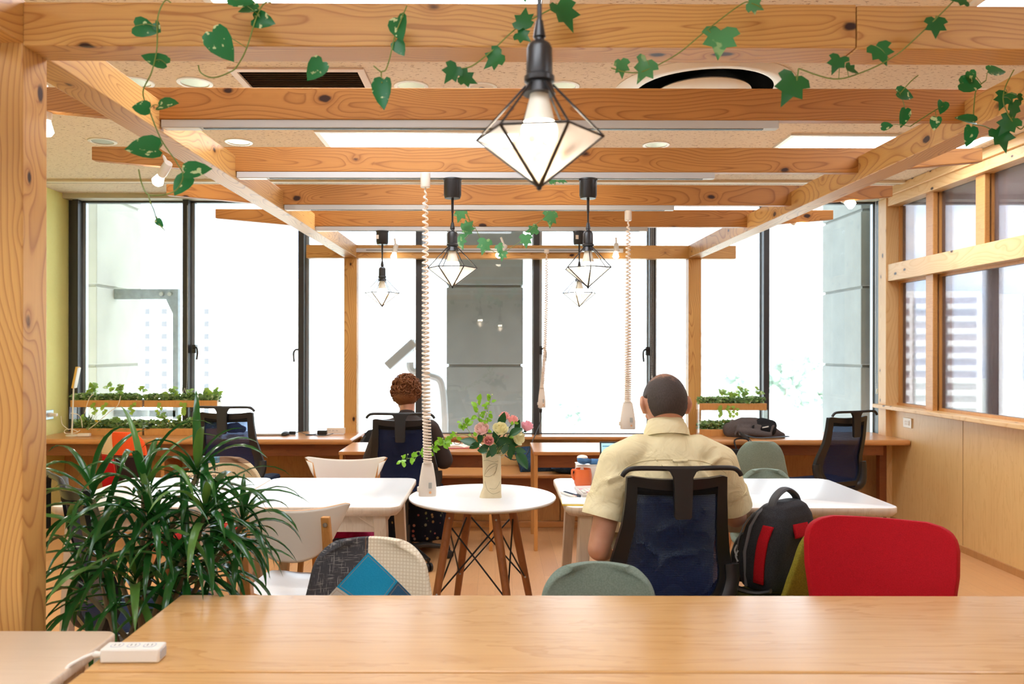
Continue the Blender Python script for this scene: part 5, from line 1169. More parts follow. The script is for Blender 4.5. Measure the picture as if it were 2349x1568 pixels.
vine('ivy_vine', 'ivy strand on the front beam above the round air diffuser', 1.86, [[(1748, 18), (1725, 8), (1700, 10), (1620, 70), (1552, 125), (1480, 162), (1440, 166), (1402, 156)], [(1624, 68), (1640, 88)]], [(1736, 14, 42, 20), (1650, 104, 84, 100), (1474, 165, 60, 110), (1426, 160, 42, 80), (1205, 2, 10, 80)], IVY_O, IVY_L)
vine('ivy_vine', 'ivy strand on the front beam at its right joint', 1.86, [[(2195, -6), (2170, 20), (2100, 88), (2050, 130), (1980, 165), (1912, 181), (1832, 157)], [(1832, 157), (1828, 185)]], [(2146, 66, 52, 95), (2022, 128, 58, 70), (1918, 150, 46, 120), (1957, 164, 38, 10), (1810, 208, 78, 115), (2200, 0, 40, 180)], IVY_O, IVY)
vine('pothos_vine', 'small heart-leaved vine sprig hanging before the right end of the first plank', 2.30, [[(2106, 173), (2088, 188), (2064, 215)], [(2174, 240), (2150, 250), (2110, 275), (2088, 290)]], [(2078, 217, 44, 10), (2073, 272, 42, 95), (2160, 248, 34, 110), (2145, 284, 30, 100), (2036, 289, 24, 0)], HEART_O, POTHOS)
vine('pothos_vine', 'heart-leaved vine trailing over the right beam near the right edge', 2.22, [[(2262, 184), (2240, 205), (2234, 245), (2232, 285), (2225, 300)], [(2232, 285), (2260, 290), (2282, 302)]], [(2228, 195, 50, 10), (2226, 180, 32, 70), (2213, 274, 44, 200), (2224, 314, 46, 100), (2288, 163, 44, 0)], HEART_O, POTHOS)
vine('ivy_vine', 'bunched ivy and a heart leaf hanging at the right edge of the right beam', 2.16, [[(2326, 160), (2306, 200), (2302, 235), (2320, 275), (2340, 296), (2352, 285)]], [(2302, 232, 46, 120), (2327, 258, 46, 70), (2308, 290, 50, 130), (2300, 322, 60, 70), (2340, 230, 26, 60)], IVY_O, IVY)
vine('ivy_vine', 'ivy garland swagged between the two middle lamps', 4.46, [[(1059, 452), (1064, 478), (1078, 505), (1090, 522), (1110, 558), (1147, 580), (1200, 548), (1222, 520), (1256, 490), (1266, 450), (1276, 412)], [(1066, 478), (1076, 500), (1074, 512)], [(1090, 522), (1068, 546), (1056, 556)], [(1276, 412), (1290, 412)]],
     [(1060, 455, 18, -20), (1054, 495, 34, 100), (1076, 517, 34, -50), (1070, 532, 26, 100), (1110, 568, 38, 105), (1148, 570, 22, 60), (1152, 588, 24, 95), (1206, 555, 32, 90), (1218, 528, 30, 170), (1262, 505, 40, 100), (1276, 470, 34, 110), (1270, 414, 22, 0), (1291, 414, 26, 10), (1057, 558, 34, 70)], IVY_O, IVY_L)
# ---- long leaved house plant
PX0 = (-1.02, 2.30); t = thing('house_plant', 'bushy long-leaved green house plant in a pale pot by the left post', 'plant', (PX0[0], PX0[1], 0)); random.seed(31)
MB().lathe([(0, 0), (.10, 0), (.125, .40), (.128, .52), (.118, .52), (.114, .46), (0, .46)], (PX0[0], PX0[1], 0), 32).build('pot', PM('pale pot', S(206, 206, 200), .4), t)
MB().lathe([(0, .47), (.114, .468)], (PX0[0], PX0[1], 0), 24).build('soil', PM('soil', S(70, 52, 40), .95, bsc=90, bst=.6), t)
heads = [(452, 1090, 2.32, 24, .19), (330, 1135, 2.26, 26, .20), (212, 1145, 2.30, 22, .19), (470, 1180, 2.24, 26, .20), (345, 1215, 2.20, 26, .20), (555, 1205, 2.36, 20, .16), (235, 1270, 2.26, 26, .21), (425, 1280, 2.22, 26, .20), (310, 1340, 2.20, 24, .20), (400, 1375, 2.30, 18, .17), (200, 1360, 2.32, 20, .19), (490, 1290, 2.40, 20, .18)]
cane = MB(); l = MB()
def strap(m, b, d, L, w, droop, mi):
    d = Vector(d).normalized(); side = d.cross(Vector((0, 0, 1))); side = side.normalized() if side.length > .1 else Vector((1, 0, 0)); p = Vector(b); vs = []; n = 9; tw = random.uniform(-.5, .5)
    for i in range(n + 1):
        u = i / n; ww = w * (min(1, .35 + u * 3.2) if u < .3 else 1 - ((u - .3) / .7) ** 2.2) * .5; s2 = (Matrix.Rotation(tw * u, 3, d) @ side); up = s2.cross(d)
        vs += [p - s2 * ww + up * ww * .5, p.copy(), p + s2 * ww + up * ww * .5]; p = p + d * L / n; d = (d + Vector((0, 0, -droop / n * (.6 + 1.6 * u)))).normalized()
    m.add(vs, [(3 * i + j, 3 * i + j + 1, 3 * i + j + 4, 3 * i + j + 3) for i in range(n) for j in (0, 1)], mi)
for px, py, D, n, L in heads:
    c = P(px, py, D); base = Vector((PX0[0] + random.uniform(-.05, .05), PX0[1] + random.uniform(-.05, .05), .46)); mid = base.lerp(c, .5) + Vector((random.uniform(-.03, .03), random.uniform(-.03, .03), .03))
    cane.tube(smooth_path([base, mid, c], 6), .0075, 8)
    lean = Vector((c.x - PX0[0], (c.y - PX0[1]) * .6, .16)).normalized()
    n = int(n * .95)
    for k in range(n):
        u = k / n; a = k * 2.399; el = lerp(1.15, -.45, u ** .8); d = Vector((math.cos(a) * math.cos(el), math.sin(a) * math.cos(el), math.sin(el))) + lean * .35
        strap(l, c + Vector((0, 0, .03 - .09 * u)), d, L * random.uniform(.9, 1.65), random.uniform(.017, .027), random.uniform(.9, 2.6), 1 if random.random() < .16 else 0)
cane.build('stem', PM('plant cane', S(128, 112, 84), .8, bsc=80), t); l.build('leaves', [DRAC, DRAC_L], t, ang=60)
# ---- planter boxes on the counters
def planter(label, x0, x1, z, top, seed, n=150, right=False):
    random.seed(seed); y0, y1 = 6.36, 6.47; t = thing('tiered_planter', label, 'planter', ((x0 + x1) / 2, 6.41, z), group='two-tier planters on the window counters')
    for a, b in ((z, z + .055), (top - .055, top)): MB().bx(x0 + .006, x1 - .006, y0, y1, a, b).build('trough', BEECH, t, bevel=.002, smooth=False)
    for x in (x0, x1 - .005): MB().bx(x, x + .005, y0 - .004, y1, z, top + .002).build('side_panel', ACRYL, t, smooth=False)
    for tier, zz in ((0, z + .055), (1, top)):
        f = MB(); N_ = int(n * (x1 - x0) / .55)
        for k in range(N_ * 6):
            x = random.uniform(x0 + .01, x1 - .01); yy = random.uniform(y0 + .01, y1 - .02); h = random.uniform(.0, .05) * (1.3 if tier == 0 else 1); b = Vector((x, yy, zz + h - .008)); a = random.uniform(0, 6.28); L = random.uniform(.014, .036)
            d = Vector((math.cos(a), math.sin(a) * .7, random.uniform(-.2, .9))).normalized(); leaf(f, b, b + d * L, (random.uniform(-.6, .6), -1, 1), random.choice((OVAL_O, IVY_O)), .2, .2, 1, random.choice((0, 0, 1)))
        for k in range(int(7 * (x1 - x0) / .55)):
            x = random.uniform(x0 + .03, x1 - .03); yy = (y0 + y1) / 2; b = Vector((x, yy, zz)); hh = random.uniform(.06, .12)
            if tier == 0 and k % 2 == 0:
                for q in range(7): strap(f, b, (random.uniform(-.6, .6), random.uniform(-.3, .3), 1), random.uniform(.09, .15), .006, random.uniform(.4, 1.6), 1)
            else:
                for q in range(6): d = Vector((random.uniform(-1, 1), random.uniform(-.8, .4), random.uniform(-.1, .7))); p = b + Vector((random.uniform(-.03, .03), -.01, hh * random.uniform(.5, 1))); leaf(f, p, p + d.normalized() * random.uniform(.03, .05), (0, -1, .8), HEART_O, .2, .2, 1, 0 if q % 2 else 2)
        if tier:
            for k in range(3):
                x = random.uniform(x0 + .05, x1 - .05)
                for q in range(5): p = Vector((x + random.uniform(-.02, .02), y0 - .012, zz - .02 - q * .018)); leaf(f, p, p + Vector((random.uniform(-.02, .02), -.006, -.03)), (0, -1, .2), IVY_O, .2, .1, 1, 2)
        if tier == 0:
            for k in range(30): f.ell((random.gauss(x0 + (x1 - x0) * .3, .05), y0 + .04, zz + random.uniform(.02, .06)), .006, 6, 4, None, 3)
        f.build('foliage', [PLANTER_LF, leaf_mat('planter leaf dark', S(96, 120, 62), S(60, 92, 44)), leaf_mat('planter leaf lime', S(170, 196, 80), S(130, 170, 64)), PM('yellow blossom', S(230, 196, 60), .8)], t, ang=80).__setitem__('kind', 'stuff')
    return t
xa, xb, xc = px_x(166, 6.40), px_x(333.5, 6.40), px_x(504, 6.40)
planter('two-tier wooden planter of green foliage nearest the yellow wall', xa, xb - .002, ZCN, px_z(919, 6.36), 1); planter('two-tier wooden planter of green foliage partly behind the empty mesh chair', xb + .002, xc, ZCN, px_z(919, 6.36), 2)
planter('two-tier wooden planter of green foliage behind the dark bag', px_x(1600, 6.40), px_x(1757, 6.40), ZCN, px_z(924, 6.36), 4)
# ================================================================== vase of roses
V = P(1128, 1141, 3.50); VZ = .7202; t = thing('vase', 'cream hand-built clay vase with incised lines on the round table', 'vase', (V.x, 3.53, VZ))
secs = [(0, -.002, .046, .030), (.02, -.003, .045, .031), (.045, .002, .040, .032), (.10, .001, .0405, .034), (.15, -.0005, .041, .035), (.18, -.001, .041, .034), (.194, -.001, .044, .036), (.197, -.001, .043, .035)]
def vs_(u, v):
    i = v * (len(secs) - 1); a = secs[int(i)]; b = secs[min(int(i) + 1, len(secs) - 1)]; f = i - int(i); z, ox, rx, ry = [lerp(a[q], b[q], f) for q in range(4)]; g = 2 * PI * u; ca, sa = math.cos(g), math.sin(g); e = .55
    x = ox + math.copysign(abs(ca) ** e, ca) * rx; y = math.copysign(abs(sa) ** e, sa) * ry; x -= max(0, .018 - z) * .35 * (x < 0); return Vector((x, y, z + .004 * math.sin(g * 2 + 1) * (v > .9)))
CLAY = PM('cream clay', S(232, 216, 180), .75, col2=S(216, 196, 156), nsc=26, namt=.7, bsc=60, bst=.25)
m = MB(); m.grid(vs_, 44, 42, wrap=True); m.add([vs_(i / 44, 0) for i in range(44)], [tuple(range(44))]); m.build('body', CLAY, t, local=True, solid=.004, soff=-1, ang=70)
MB().tube(smooth_path([(.040, 0, .188), (.050, 0, .194), (.054, 0, .186), (.048, 0, .178), (.042, 0, .176)], 5), .0032, 7).build('handle', CLAY, t, local=True)
m = MB()
for pts in ([(-.036, .165), (-.02, .168), (.01, .160), (.028, .165)], [(-.034, .10), (-.02, .135), (.005, .152), (.026, .150)], [(-.034, .098), (-.01, .096), (.015, .115), (.026, .150)], [(-.03, .105), (-.012, .128), (.018, .146)], [(-.03, .075), (-.02, .04), (.005, .02), (.036, .03)], [(-.01, .045), (.015, .042), (.03, .06), (.036, .075)], [(.02, .15), (.018, .12), (.008, .10)]):
    m.tube([(x, -.0352 - .0003 + .0006 * 0 - (.001 if .03 < z < .18 else -.001) + .35 * abs(x) ** 2 * 8 * abs(x), z) for x, _, z in smooth_path([(a, 0, b) for a, b in pts], 6)], .00055, 5)
m.build('incised_lines', PM('incised line', S(120, 100, 70), .9), t, local=True)
def petal_mat(n, c, c2): return leaf_mat(n, c, c2, None, rough=.6, trans=.35)
ROSE_P = petal_mat('blush petal', S(252, 224, 216), S(250, 208, 200)); ROSE_W = petal_mat('ivory petal', S(250, 244, 206), S(246, 236, 182)); ROSE_C = petal_mat('coral pink petal', S(252, 196, 188), S(248, 172, 168)); ROSE_M = petal_mat('candy pink petal', S(252, 200, 208), S(244, 166, 186))
mouth = Vector((V.x, 3.53, VZ + .19))
def rose(label, px, py, size, D, mat, ax):
    c = P(px, py, D); r = size / F * D * .5; A = Vector(ax).normalized(); X = A.orthogonal().normalized(); Y = A.cross(X); B = Matrix((X, Y, A)).transposed()
    t = thing('rose', label, 'rose', c - A * r, 0, 'roses in the clay vase'); m = MB()
    for lay, (n, rr, hh, op) in enumerate(((2, .22, 1.0, -.15), (3, .38, 1.02, -.05), (4, .58, .98, .05), (5, .80, .86, .22), (5, 1.0, .68, .5))):
        for k in range(n):
            a0 = 2 * PI * k / n + lay * .7; sp = 2 * PI / n * .72
            def fn(u, v, a0=a0, sp=sp, rr=rr, hh=hh, op=op):
                a = a0 + (u - .5) * 2 * sp * (.55 + .45 * math.sin(PI * min(1, v * .8 + .2))); h = hh * v * (1 - .16 * (2 * u - 1) ** 2); rad = rr * (.25 + .75 * math.sin(PI / 2 * min(1, v * 1.3))) + op * max(0, v - .7) * 1.2
                return c - A * r + B @ (Vector((math.cos(a) * rad, math.sin(a) * rad, h * 1.75)) * r)
            m.grid(fn, 8, 7)
    m.build('petals', mat, t, ang=80); s = MB()
    for k in range(5): a = 2 * PI * k / 5; d = B @ Vector((math.cos(a), math.sin(a), .15)); leaf(s, c - A * r, c - A * r + d * r * .8, A, OVAL_O, .2, .1, .6)
    s.ell(c - A * r * 1.05, r * .26, 10, 6); s.tube(smooth_path([c - A * r, (c - A * r * 2.4 + mouth) / 2 + Vector((0, 0, .01)), mouth - Vector((0, 0, .05))], 6), .0022, 6); s.build('stem', ROSE_LF, t); return t
random.seed(17)
rose('large blush pink rose at the left of the bouquet', 1105, 982, 31, 3.46, ROSE_P, (-.25, -.6, .75)); rose('large ivory rose at the centre of the bouquet', 1148, 982, 32, 3.45, ROSE_W, (.05, -.6, .8)); rose('small coral pink rose low in the bouquet below the blush rose', 1121, 1010, 21, 3.45, ROSE_C, (.0, -.85, .5))
rose('coral pink rose half hidden behind a leaf at the top of the bouquet', 1157, 952, 22, 3.56, ROSE_C, (-.1, .1, 1)); rose('coral pink rose at the top right of the bouquet', 1177, 961, 23, 3.52, ROSE_C, (.2, -.2, 1)); rose('candy pink rosebud at the far right of the bouquet', 1210, 975, 27, 3.53, ROSE_M, (.35, -.1, .95)); rose('ivory rose at the lower right of the bouquet', 1191, 1003, 31, 3.50, ROSE_W, (.8, -.4, .1))
t = thing('rose_foliage', 'dark green rose leaves around the roses in the vase', 'foliage', mouth - Vector((0, 0, .05)), group='greenery in the clay vase'); m = MB(); st = MB()
for px, py, s, a, D in ((1075, 1012, 40, 195, 3.46), (1088, 1022, 28, 150, 3.45), (1101, 1006, 26, 100, 3.47), (1130, 1034, 36, 110, 3.43), (1106, 1033, 26, 190, 3.46), (1184, 989, 34, -25, 3.46), (1198, 1057, 46, 55, 3.45), (1194, 1033, 30, 10, 3.47), (1152, 960, 34, -70, 3.50), (1172, 1005, 34, -60, 3.49), (1160, 1012, 36, 20, 3.46), (1175, 1030, 30, 70, 3.46), (1143, 1012, 30, 60, 3.48), (1188, 975, 28, -80, 3.52), (1110, 1026, 26, 160, 3.47), (1158, 1030, 30, 100, 3.45), (1170, 1042, 26, 80, 3.46), (1136, 1000, 26, 250, 3.5), (1178, 1018, 26, 0, 3.5), (1122, 1040, 22, 120, 3.44), (1150, 1022, 30, 130, 3.5)):
    b = leaf_px(m, px, py, s, a, D, OVAL_O); st.tube(smooth_path([b, (b + mouth) / 2, mouth - Vector((0, 0, .04))], 4), .0011, 5)
m.build('leaves', ROSE_LF, t, ang=80); st.build('stems', STEM, t)
t = thing('leafy_spray', 'lime green leafy sprays spreading left and up from the vase', 'foliage', mouth - Vector((0, 0, .06)), group='greenery in the clay vase'); m = MB(); st = MB(); bd = MB()
for path, n in (([(1135, 1045), (1112, 985), (1118, 945), (1126, 912)], 22), ([(1125, 1045), (1100, 965), (1098, 945), (1095, 920)], 8), ([(1120, 1045), (1075, 1000), (1030, 1008), (1000, 1024), (960, 1045), (918, 1056)], 44), ([(1120, 1045), (1070, 980), (1062, 970)], 14), ([(1180, 1010), (1170, 985), (1176, 970)], 3)):
    D = 3.52; pts = smooth_path([mouth - Vector((0, 0, .05))] + [P(x, y, D + random.uniform(-.05, .02)) for x, y in path[1:]], 10); st.tube(pts, [lerp(.0018, .0006, i / len(pts)) for i in range(len(pts))], 5)
    for k in range(n):
        i = int(lerp(.30, 1, (k + random.random()) / n) * (len(pts) - 1)); p = pts[i]; d = Vector((random.uniform(-1, 1), random.uniform(-1, .6), random.uniform(-.7, 1))).normalized(); b = p + d * .010; st.tube([p, b], .0005, 4); leaf(m, b, b + d * random.uniform(.020, .036), (random.uniform(-.5, .5), -1, .6), OVAL_O, .2, .15, 1.15)
        if k % 3 == 0:
            b2 = p + Vector((random.uniform(-.008, .008), -.004, random.uniform(.012, .024))); st.tube([p, b2], .0005, 4); bd.ell(b2, .0030, 7, 5)
m.build('leaves', BRIGHT, t, ang=80); st.build('stems', STEM, t); bd.build('buds', PM('pale bud', S(206, 210, 140), .7), t)
# ================================================================== things on the tables and counters
TZ = .7402
p = P(1337, 1099, 3.72); t = thing('mug', 'orange ceramic mug on the white table left of the man', 'mug', (p.x, 3.72, TZ)); k = dict(local=True)
MUG = PM('orange glaze', S(222, 104, 48), .3)
MB().lathe([(0, 0), (.036, 0), (.041, .012), (.042, .05), (.0375, .078), (.0355, .078), (.038, .05), (.037, .012), (0, .006)], n=36).build('body', MUG, t, **k)
MB().tube(smooth_path([(-.036, -.006, .070), (-.048, -.010, .074), (-.052, -.011, .062), (-.048, -.010, .040), (-.040, -.006, .028)], 6), .0055, 9).build('handle', MUG, t, **k)
# laptop
t = thing('laptop', 'open laptop with a pale blue screen half hidden by the man', 'laptop', (.655, 3.70, TZ)); ang = math.radians(-14)
MB().box((0, 0, .008), (.30, .205, .014)).build('keyboard_base', PM('grey laptop', S(180, 182, 184), .35, .6), t, bevel=.003, **k)
Rm = rotm(ang); o = Vector((0, .105, .012)); MB().box(o + Rm @ Vector((0, 0, .09)), (.30, .007, .185), Rm).build('lid', BLACK_PL, t, bevel=.003, **k)
MB().box(o + Rm @ Vector((0, -.004, .091)), (.286, .001, .168), Rm).build('screen', EM('screen glow', S(184, 224, 232), .95), t, smooth=False, **k)
for r in range(6):
    m = MB(); m.box(o + Rm @ Vector((-.095, -.0047, .160 - r * .020)), (.085 - .01 * (r % 3), .0006, .004), Rm); m.build('screen_line', EM('screen ink %d' % r, S(90, 150, 176), .8), t, smooth=False, **k)
t = thing('white_box', 'white box under the blue wrist cushion behind the orange mug', 'box', (.452, 3.80, TZ)); MB().box((0, 0, .044), (.13, .09, .088)).build('body', WHITE_PL, t, bevel=.004, **k); MB().box((0, 0, .0895), (.134, .094, .004)).build('lid', WHITE_PL, t, bevel=.001, **k)
t = thing('wrist_cushion', 'blue and white padded wrist cushion on a white box beside the laptop', 'wrist cushion', (.435, 3.77, TZ + .100))
MB().limb([(-.028, 0, .014), (-.01, 0, .010), (.02, 0, .004), (.055, 0, .003)], [(.020, .024), (.019, .022), (.014, .014), (.014, .014)], 16).build('pad', PM('blue pad', S(70, 122, 176), .7), t, **k); MB().ell((-.022, 0, .024), (.026, .022, .012), 16, 8).build('white_top', PM('pale pad', S(240, 236, 232), .7), t, **k); MB().tube([(.055, 0, .004), (.072, 0, .006)], .015, 12).build('cuff', PM('beige cuff', S(226, 206, 190), .7), t, **k)
t = thing('calculator', 'pale desk calculator with coloured keys on the white table', 'calculator', tuple(P(1352, 1113, 3.50)[:2]) + (TZ,), math.radians(8))
MB().box((0, 0, .010), (.10, .155, .016), rotm(math.radians(4))).build('body', PM('calc body', S(214, 206, 200), .4), t, bevel=.003, **k); MB().box((0, .052, .0195), (.086, .034, .002), rotm(math.radians(4))).build('display', PM('calc display', S(120, 122, 100), .2), t, **k)
for c, sel in ((S(240, 236, 230), lambda i, j: (i + j) % 4 != 0), (S(232, 150, 170), lambda i, j: (i + j) % 4 == 0)):
    m = MB()
    for i in range(5):
        for j in range(4):
            if sel(i, j): m.box((-.036 + i * .018, .012 - j * .022, .0185 + .0004 * -j), (.014, .016, .004))
    m.build('keys', PM('calc keys %d' % int(c[1] * 100), c, .5), t, bevel=.001, **k)
def pen(label, px, py, D, ang, c, cap):
    q = P(px, py, D); t = thing('pen', label, 'pen', (q.x, D, TZ), ang, 'pens on the white table'); MB().tube([(-.06, 0, .006), (.06, 0, .006)], .0052, 10).build('barrel', c, t, **k); MB().tube([(.06, 0, .006), (.072, 0, .006)], [.005, .001], 10).build('tip', cap, t, **k); MB().box((-.05, 0, .012), (.03, .003, .002)).build('clip', cap, t, **k)
pen('white pen on the white table next to the calculator', 1305, 1119, 3.44, math.radians(115), WHITE_PL, PM('pink cap', S(226, 176, 170), .5)); pen('dark blue pen lying beside the white pen', 1313, 1117, 3.46, math.radians(118), PM('navy pen', S(40, 60, 84), .35), BLACK_PL)
q0, q1 = P(1284, 1130, 3.36), P(1300, 1158, 3.22); t = thing('notepad', 'white notepad with a yellow edge on the corner of the white table', 'notepad', (.36, 3.30, TZ), math.radians(-2))
MB().box((0.02, 0, .0025), (.21, .148, .005)).build('backing', PM('yellow card', S(236, 200, 72), .6), t, smooth=False, **k); MB().box((0.02, 0, .0066), (.208, .143, .0032)).build('page', PM('paper', S(252, 250, 240), .8), t, smooth=False, **k)
# power strip on the oak table
q = P(303, 1510, 1.665); t = thing('power_strip', 'short white power strip on the corner of the oak table', 'power strip', (q.x, 1.672, .7202), math.radians(1))
MB().box((0, 0, .015), (.122, .044, .030)).build('body', WHITE_PL, t, bevel=.004, **k)
m = MB()
for i in (-.034, 0, .034): m.prism([(x + i, y) for x, y in round_rect(.026, .024, .009, 5)], .0296, .0304)
m.build('outlet_rim', PM('outlet rim', S(196, 198, 204), .5), t, **k); m = MB()
for i in (-.034, 0, .034): m.prism([(x + i, y) for x, y in round_rect(.021, .019, .007, 5)], .030, .0307)
m.build('outlet', WHITE_PL, t, **k); m = MB()
for i in (-.034, 0, .034):
    for j in (-.0045, .0045): m.box((i + j, 0, .0309), (.0015, .008, .0006))
m.build('slot', PM('slot dark', S(90, 92, 96), .5), t, smooth=False, **k)
MB().prism(round_rect(.030, .018, .004), 0, .0015, Matrix.Translation((.061, 0, .015)) @ Matrix.Rotation(PI / 2, 4, 'Y') @ Matrix.Rotation(PI / 2, 4, 'Z')).build('end_plate', PM('outlet rim', S(196, 198, 204), .5), t, **k)
MB().tube(smooth_path([(-.061, 0, .014), (-.085, -.003, .012), (-.105, -.02, .006), (-.118, -.045, -.004), (-.122, -.06, -.05), (-.12, -.03, -.15)], 6), .0042, 9).lathe([(.0042, 0), (.0075, .004), (.0055, .02)], (-.083, -.003, .012), 12, rotm(0, PI / 2)).build('cable', WHITE_PL, t, **k)
# ---- left counter
ZQ = ZCN + .0005
q = P(617, 990, 6.42); t = thing('laptop', 'closed silver laptop on the left window counter', 'laptop', (q.x, 6.45, ZQ), math.radians(4)); MB().box((0, 0, .006), (.27, .20, .010)).build('base', STEEL, t, bevel=.002, **k); MB().box((0, .002, .0155), (.27, .20, .006), rotm(math.radians(1))).build('lid', PM('silver lid', S(214, 214, 216), .3, .7), t, bevel=.002, **k)
q = P(653, 993, 6.36); t = thing('computer_mouse', 'dark computer mouse beside the closed laptop', 'mouse', (q.x, 6.38, ZQ)); m = MB(); m.ell((0, 0, .008), (.032, .055, .026), 20, 12); m.build('shell', BLACK_PL, t, remesh=.004, **k); MB().tube([(0, .03, .03), (0, .038, .028)], .004, 8).build('wheel', STEEL, t, **k)
q = P(668, 990, 6.4); t = thing('adapter_plug', 'small black adapter plug on the left counter beside the mouse', 'adapter', (q.x, 6.44, ZQ)); MB().box((0, 0, .014), (.05, .03, .026)).build('body', BLACK_PL, t, bevel=.004, **k); MB().tube(smooth_path([(.02, 0, .014), (.06, .0, .02), (.10, .01, .004), (.16, -.02, .004), (.2, .01, .004)], 6), .0028, 7).build('cord', BLACK_R, t, **k)
q = P(738, 990, 6.4); t = thing('power_adapter', 'black laptop power adapter plugged in at the rear left post', 'power adapter', (q.x, 6.42, ZQ)); MB().box((0, 0, .019), (.075, .045, .036)).build('body', BLACK_PL, t, bevel=.005, **k); MB().tube(smooth_path([(-.03, -.01, .01), (-.07, -.05, .004), (-.12, -.06, .004), (-.09, -.02, .004), (-.02, -.08, .004), (.05, -.07, .004), (.09, -.01, .012)], 8), .0028, 7).build('cord', BLACK_R, t, **k)
q = P(765, 990, 6.4); t = thing('power_strip', 'pale wall power strip at the back of the left counter near the post', 'power strip', (q.x, 6.50, ZQ)); MB().box((0, 0, .026), (.15, .03, .048)).build('body', IVORY_PL, t, bevel=.003, **k); m = MB()
for i in (-.05, -.02, .01):
    for j in (-.005, .005): m.box((i + j, -.0153, .028), (.002, .001, .010))
m.build('slot', BLACK_PL, t, smooth=False, **k)
q = P(536, 986, 6.5); t = thing('plush_cushion', 'small dark grey fish-shaped cushion on the left counter behind the mesh chair', 'cushion', (q.x, 6.50, ZQ)); MB().limb([(-.085, 0, .05), (-.04, 0, .045), (.03, 0, .05), (.08, 0, .035)], [(.012, .008), (.045, .04), (.048, .046), (.03, .028)], 14).build('body', PM('grey plush', S(70, 74, 84), .95), t, remesh=.008, **k)
q = P(170, 990, 6.33); t = thing('desk_lamp', 'slim white and wood desk lamp at the yellow wall end of the counter', 'desk lamp', (q.x, 6.33, ZQ)); MB().lathe([(0, 0), (.06, 0), (.06, .008), (.01, .012), (0, .012)], n=28).build('base', WHITE_PL, t, **k)
a = P(165, 980, 6.33) - Vector((q.x, 6.33, ZQ)); b = P(169, 890, 6.33) - Vector((q.x, 6.33, ZQ)); c = P(179, 841, 6.33) - Vector((q.x, 6.33, ZQ)); a.z = .01
MB().tube([a, b], .006, 8).build('stem', WHITE_PL, t, **k); d = (c - b).normalized(); MB().box((b + c) / 2, (.016, .05, (c - b).length), rotm(0, math.atan2(d.x, d.z))).build('shade', PM('honey wood', S(222, 176, 84), .45), t, bevel=.003, **k); MB().box((b + c) / 2 + Vector((.011, 0, -.002)), (.006, .046, (c - b).length * .94), rotm(0, math.atan2(d.x, d.z))).build('light_strip', WHITE_PL, t, bevel=.001, **k)
q = P(196, 986, 6.28); t = thing('cable_box', 'white cable transformer box with loose cords on the left counter', 'cable box', (q.x, 6.26, ZQ), math.radians(6)); MB().box((0, 0, .014), (.095, .04, .026)).build('body', IVORY_PL, t, bevel=.006, **k)
O = Vector((q.x, 6.26, ZQ)); m = MB()
for pts, D in (([(182, 986), (172, 992), (150, 993), (150, 985), (165, 984), (178, 990)], 6.2), ([(190, 980), (187, 960), (180, 950), (165, 947)], 6.28), ([(147, 953), (150, 972), (165, 985)], 6.38), ([(204, 984), (220, 972), (250, 945), (268, 930), (275, 908)], 6.3), ([(195, 948), (205, 915), (215, 903)], 6.3)):
    m.tube(smooth_path([P(x, y, D) - O for x, y in pts], 7), .0026, 6)
m.build('cord', IVORY_PL, t, **k)
q = P(153, 953, 6.40); t = thing('wall_plug', 'beige plug in the steel socket on the yellow wall', 'plug', (XL + .012, 6.42, .845)); MB().box((.03, 0, 0), (.055, .03, .026)).build('body', IVORY_PL, t, bevel=.004, **k)
# ---- right counter bag
DARKB = fabric('black bag nylon', S(40, 38, 40), S(26, 25, 27), 300, .7); GREYB = fabric('brown grey bag canvas', S(104, 94, 92), S(84, 76, 74), 300)
q = P(1735, 990, 6.3); t = thing('shoulder_bag', 'crumpled grey and black shoulder bag lying on the right counter', 'bag', (q.x, 6.33, ZQ)); m = MB()
m.limb([(-.21, 0, .055), (-.12, .0, .055), (0, 0, .045), (.10, 0, .03), (.20, -.02, .010)], [(.03, .06), (.06, .10), (.05, .11), (.035, .09), (.02, .04)], 16); m.limb([(-.22, .02, .06), (-.17, .02, .115), (-.10, .02, .09)], [.02, .028, .022], 10); m.limb([(-.14, -.06, .05), (0, -.08, .035), (.09, -.09, .025)], [.03, .028, .02], 10)
for i in range(9): a = random.uniform(-.2, .1); m.limb([(a, -.09, .02), (a + .03, -.06, .085), (a + .07, 0, .10)], [.008, .012, .008], 8)
m.build('body', GREYB, t, remesh=.007, sm_it=4, **k)
m = MB(); m.limb([(-.03, -.01, .085), (.05, -.01, .10), (.13, -.01, .085)], [(.03, .05), (.034, .055), (.03, .05)], 14); m.limb([(-.05, -.03, .06), (.12, -.03, .06)], [(.025, .05), (.025, .05)], 12); m.build('flap_pocket', DARKB, t, remesh=.006, **k)
m = MB(); m.tube(smooth_path([(-.16, -.05, .04), (-.13, -.13, .02), (-.115, -.19, .0), (-.10, -.235, -.03), (-.08, -.25, -.09), (-.10, -.24, -.14)], 7), .018, 8, flat=.2, up=(0, 1, .3)); m.tube(smooth_path([(-.16, -.05, .04), (-.06, -.16, .012), (.10, -.15, .012), (.24, -.06, .010)], 7), .016, 8, flat=.25, up=(0, 0, 1)); m.build('strap', PM('strap webbing', S(56, 62, 70), .6), t, **k)
MB().box((.06, -.065, .083), (.05, .004, .008), rotm(0, -.2)).build('white_tag', WHITE_PL, t, **k)
q = P(1712, 1045, 5.96); t = thing('tote_bag', 'black bag hanging from the front edge of the right counter behind the felt chair', 'bag', (q.x, 6.02, .36))
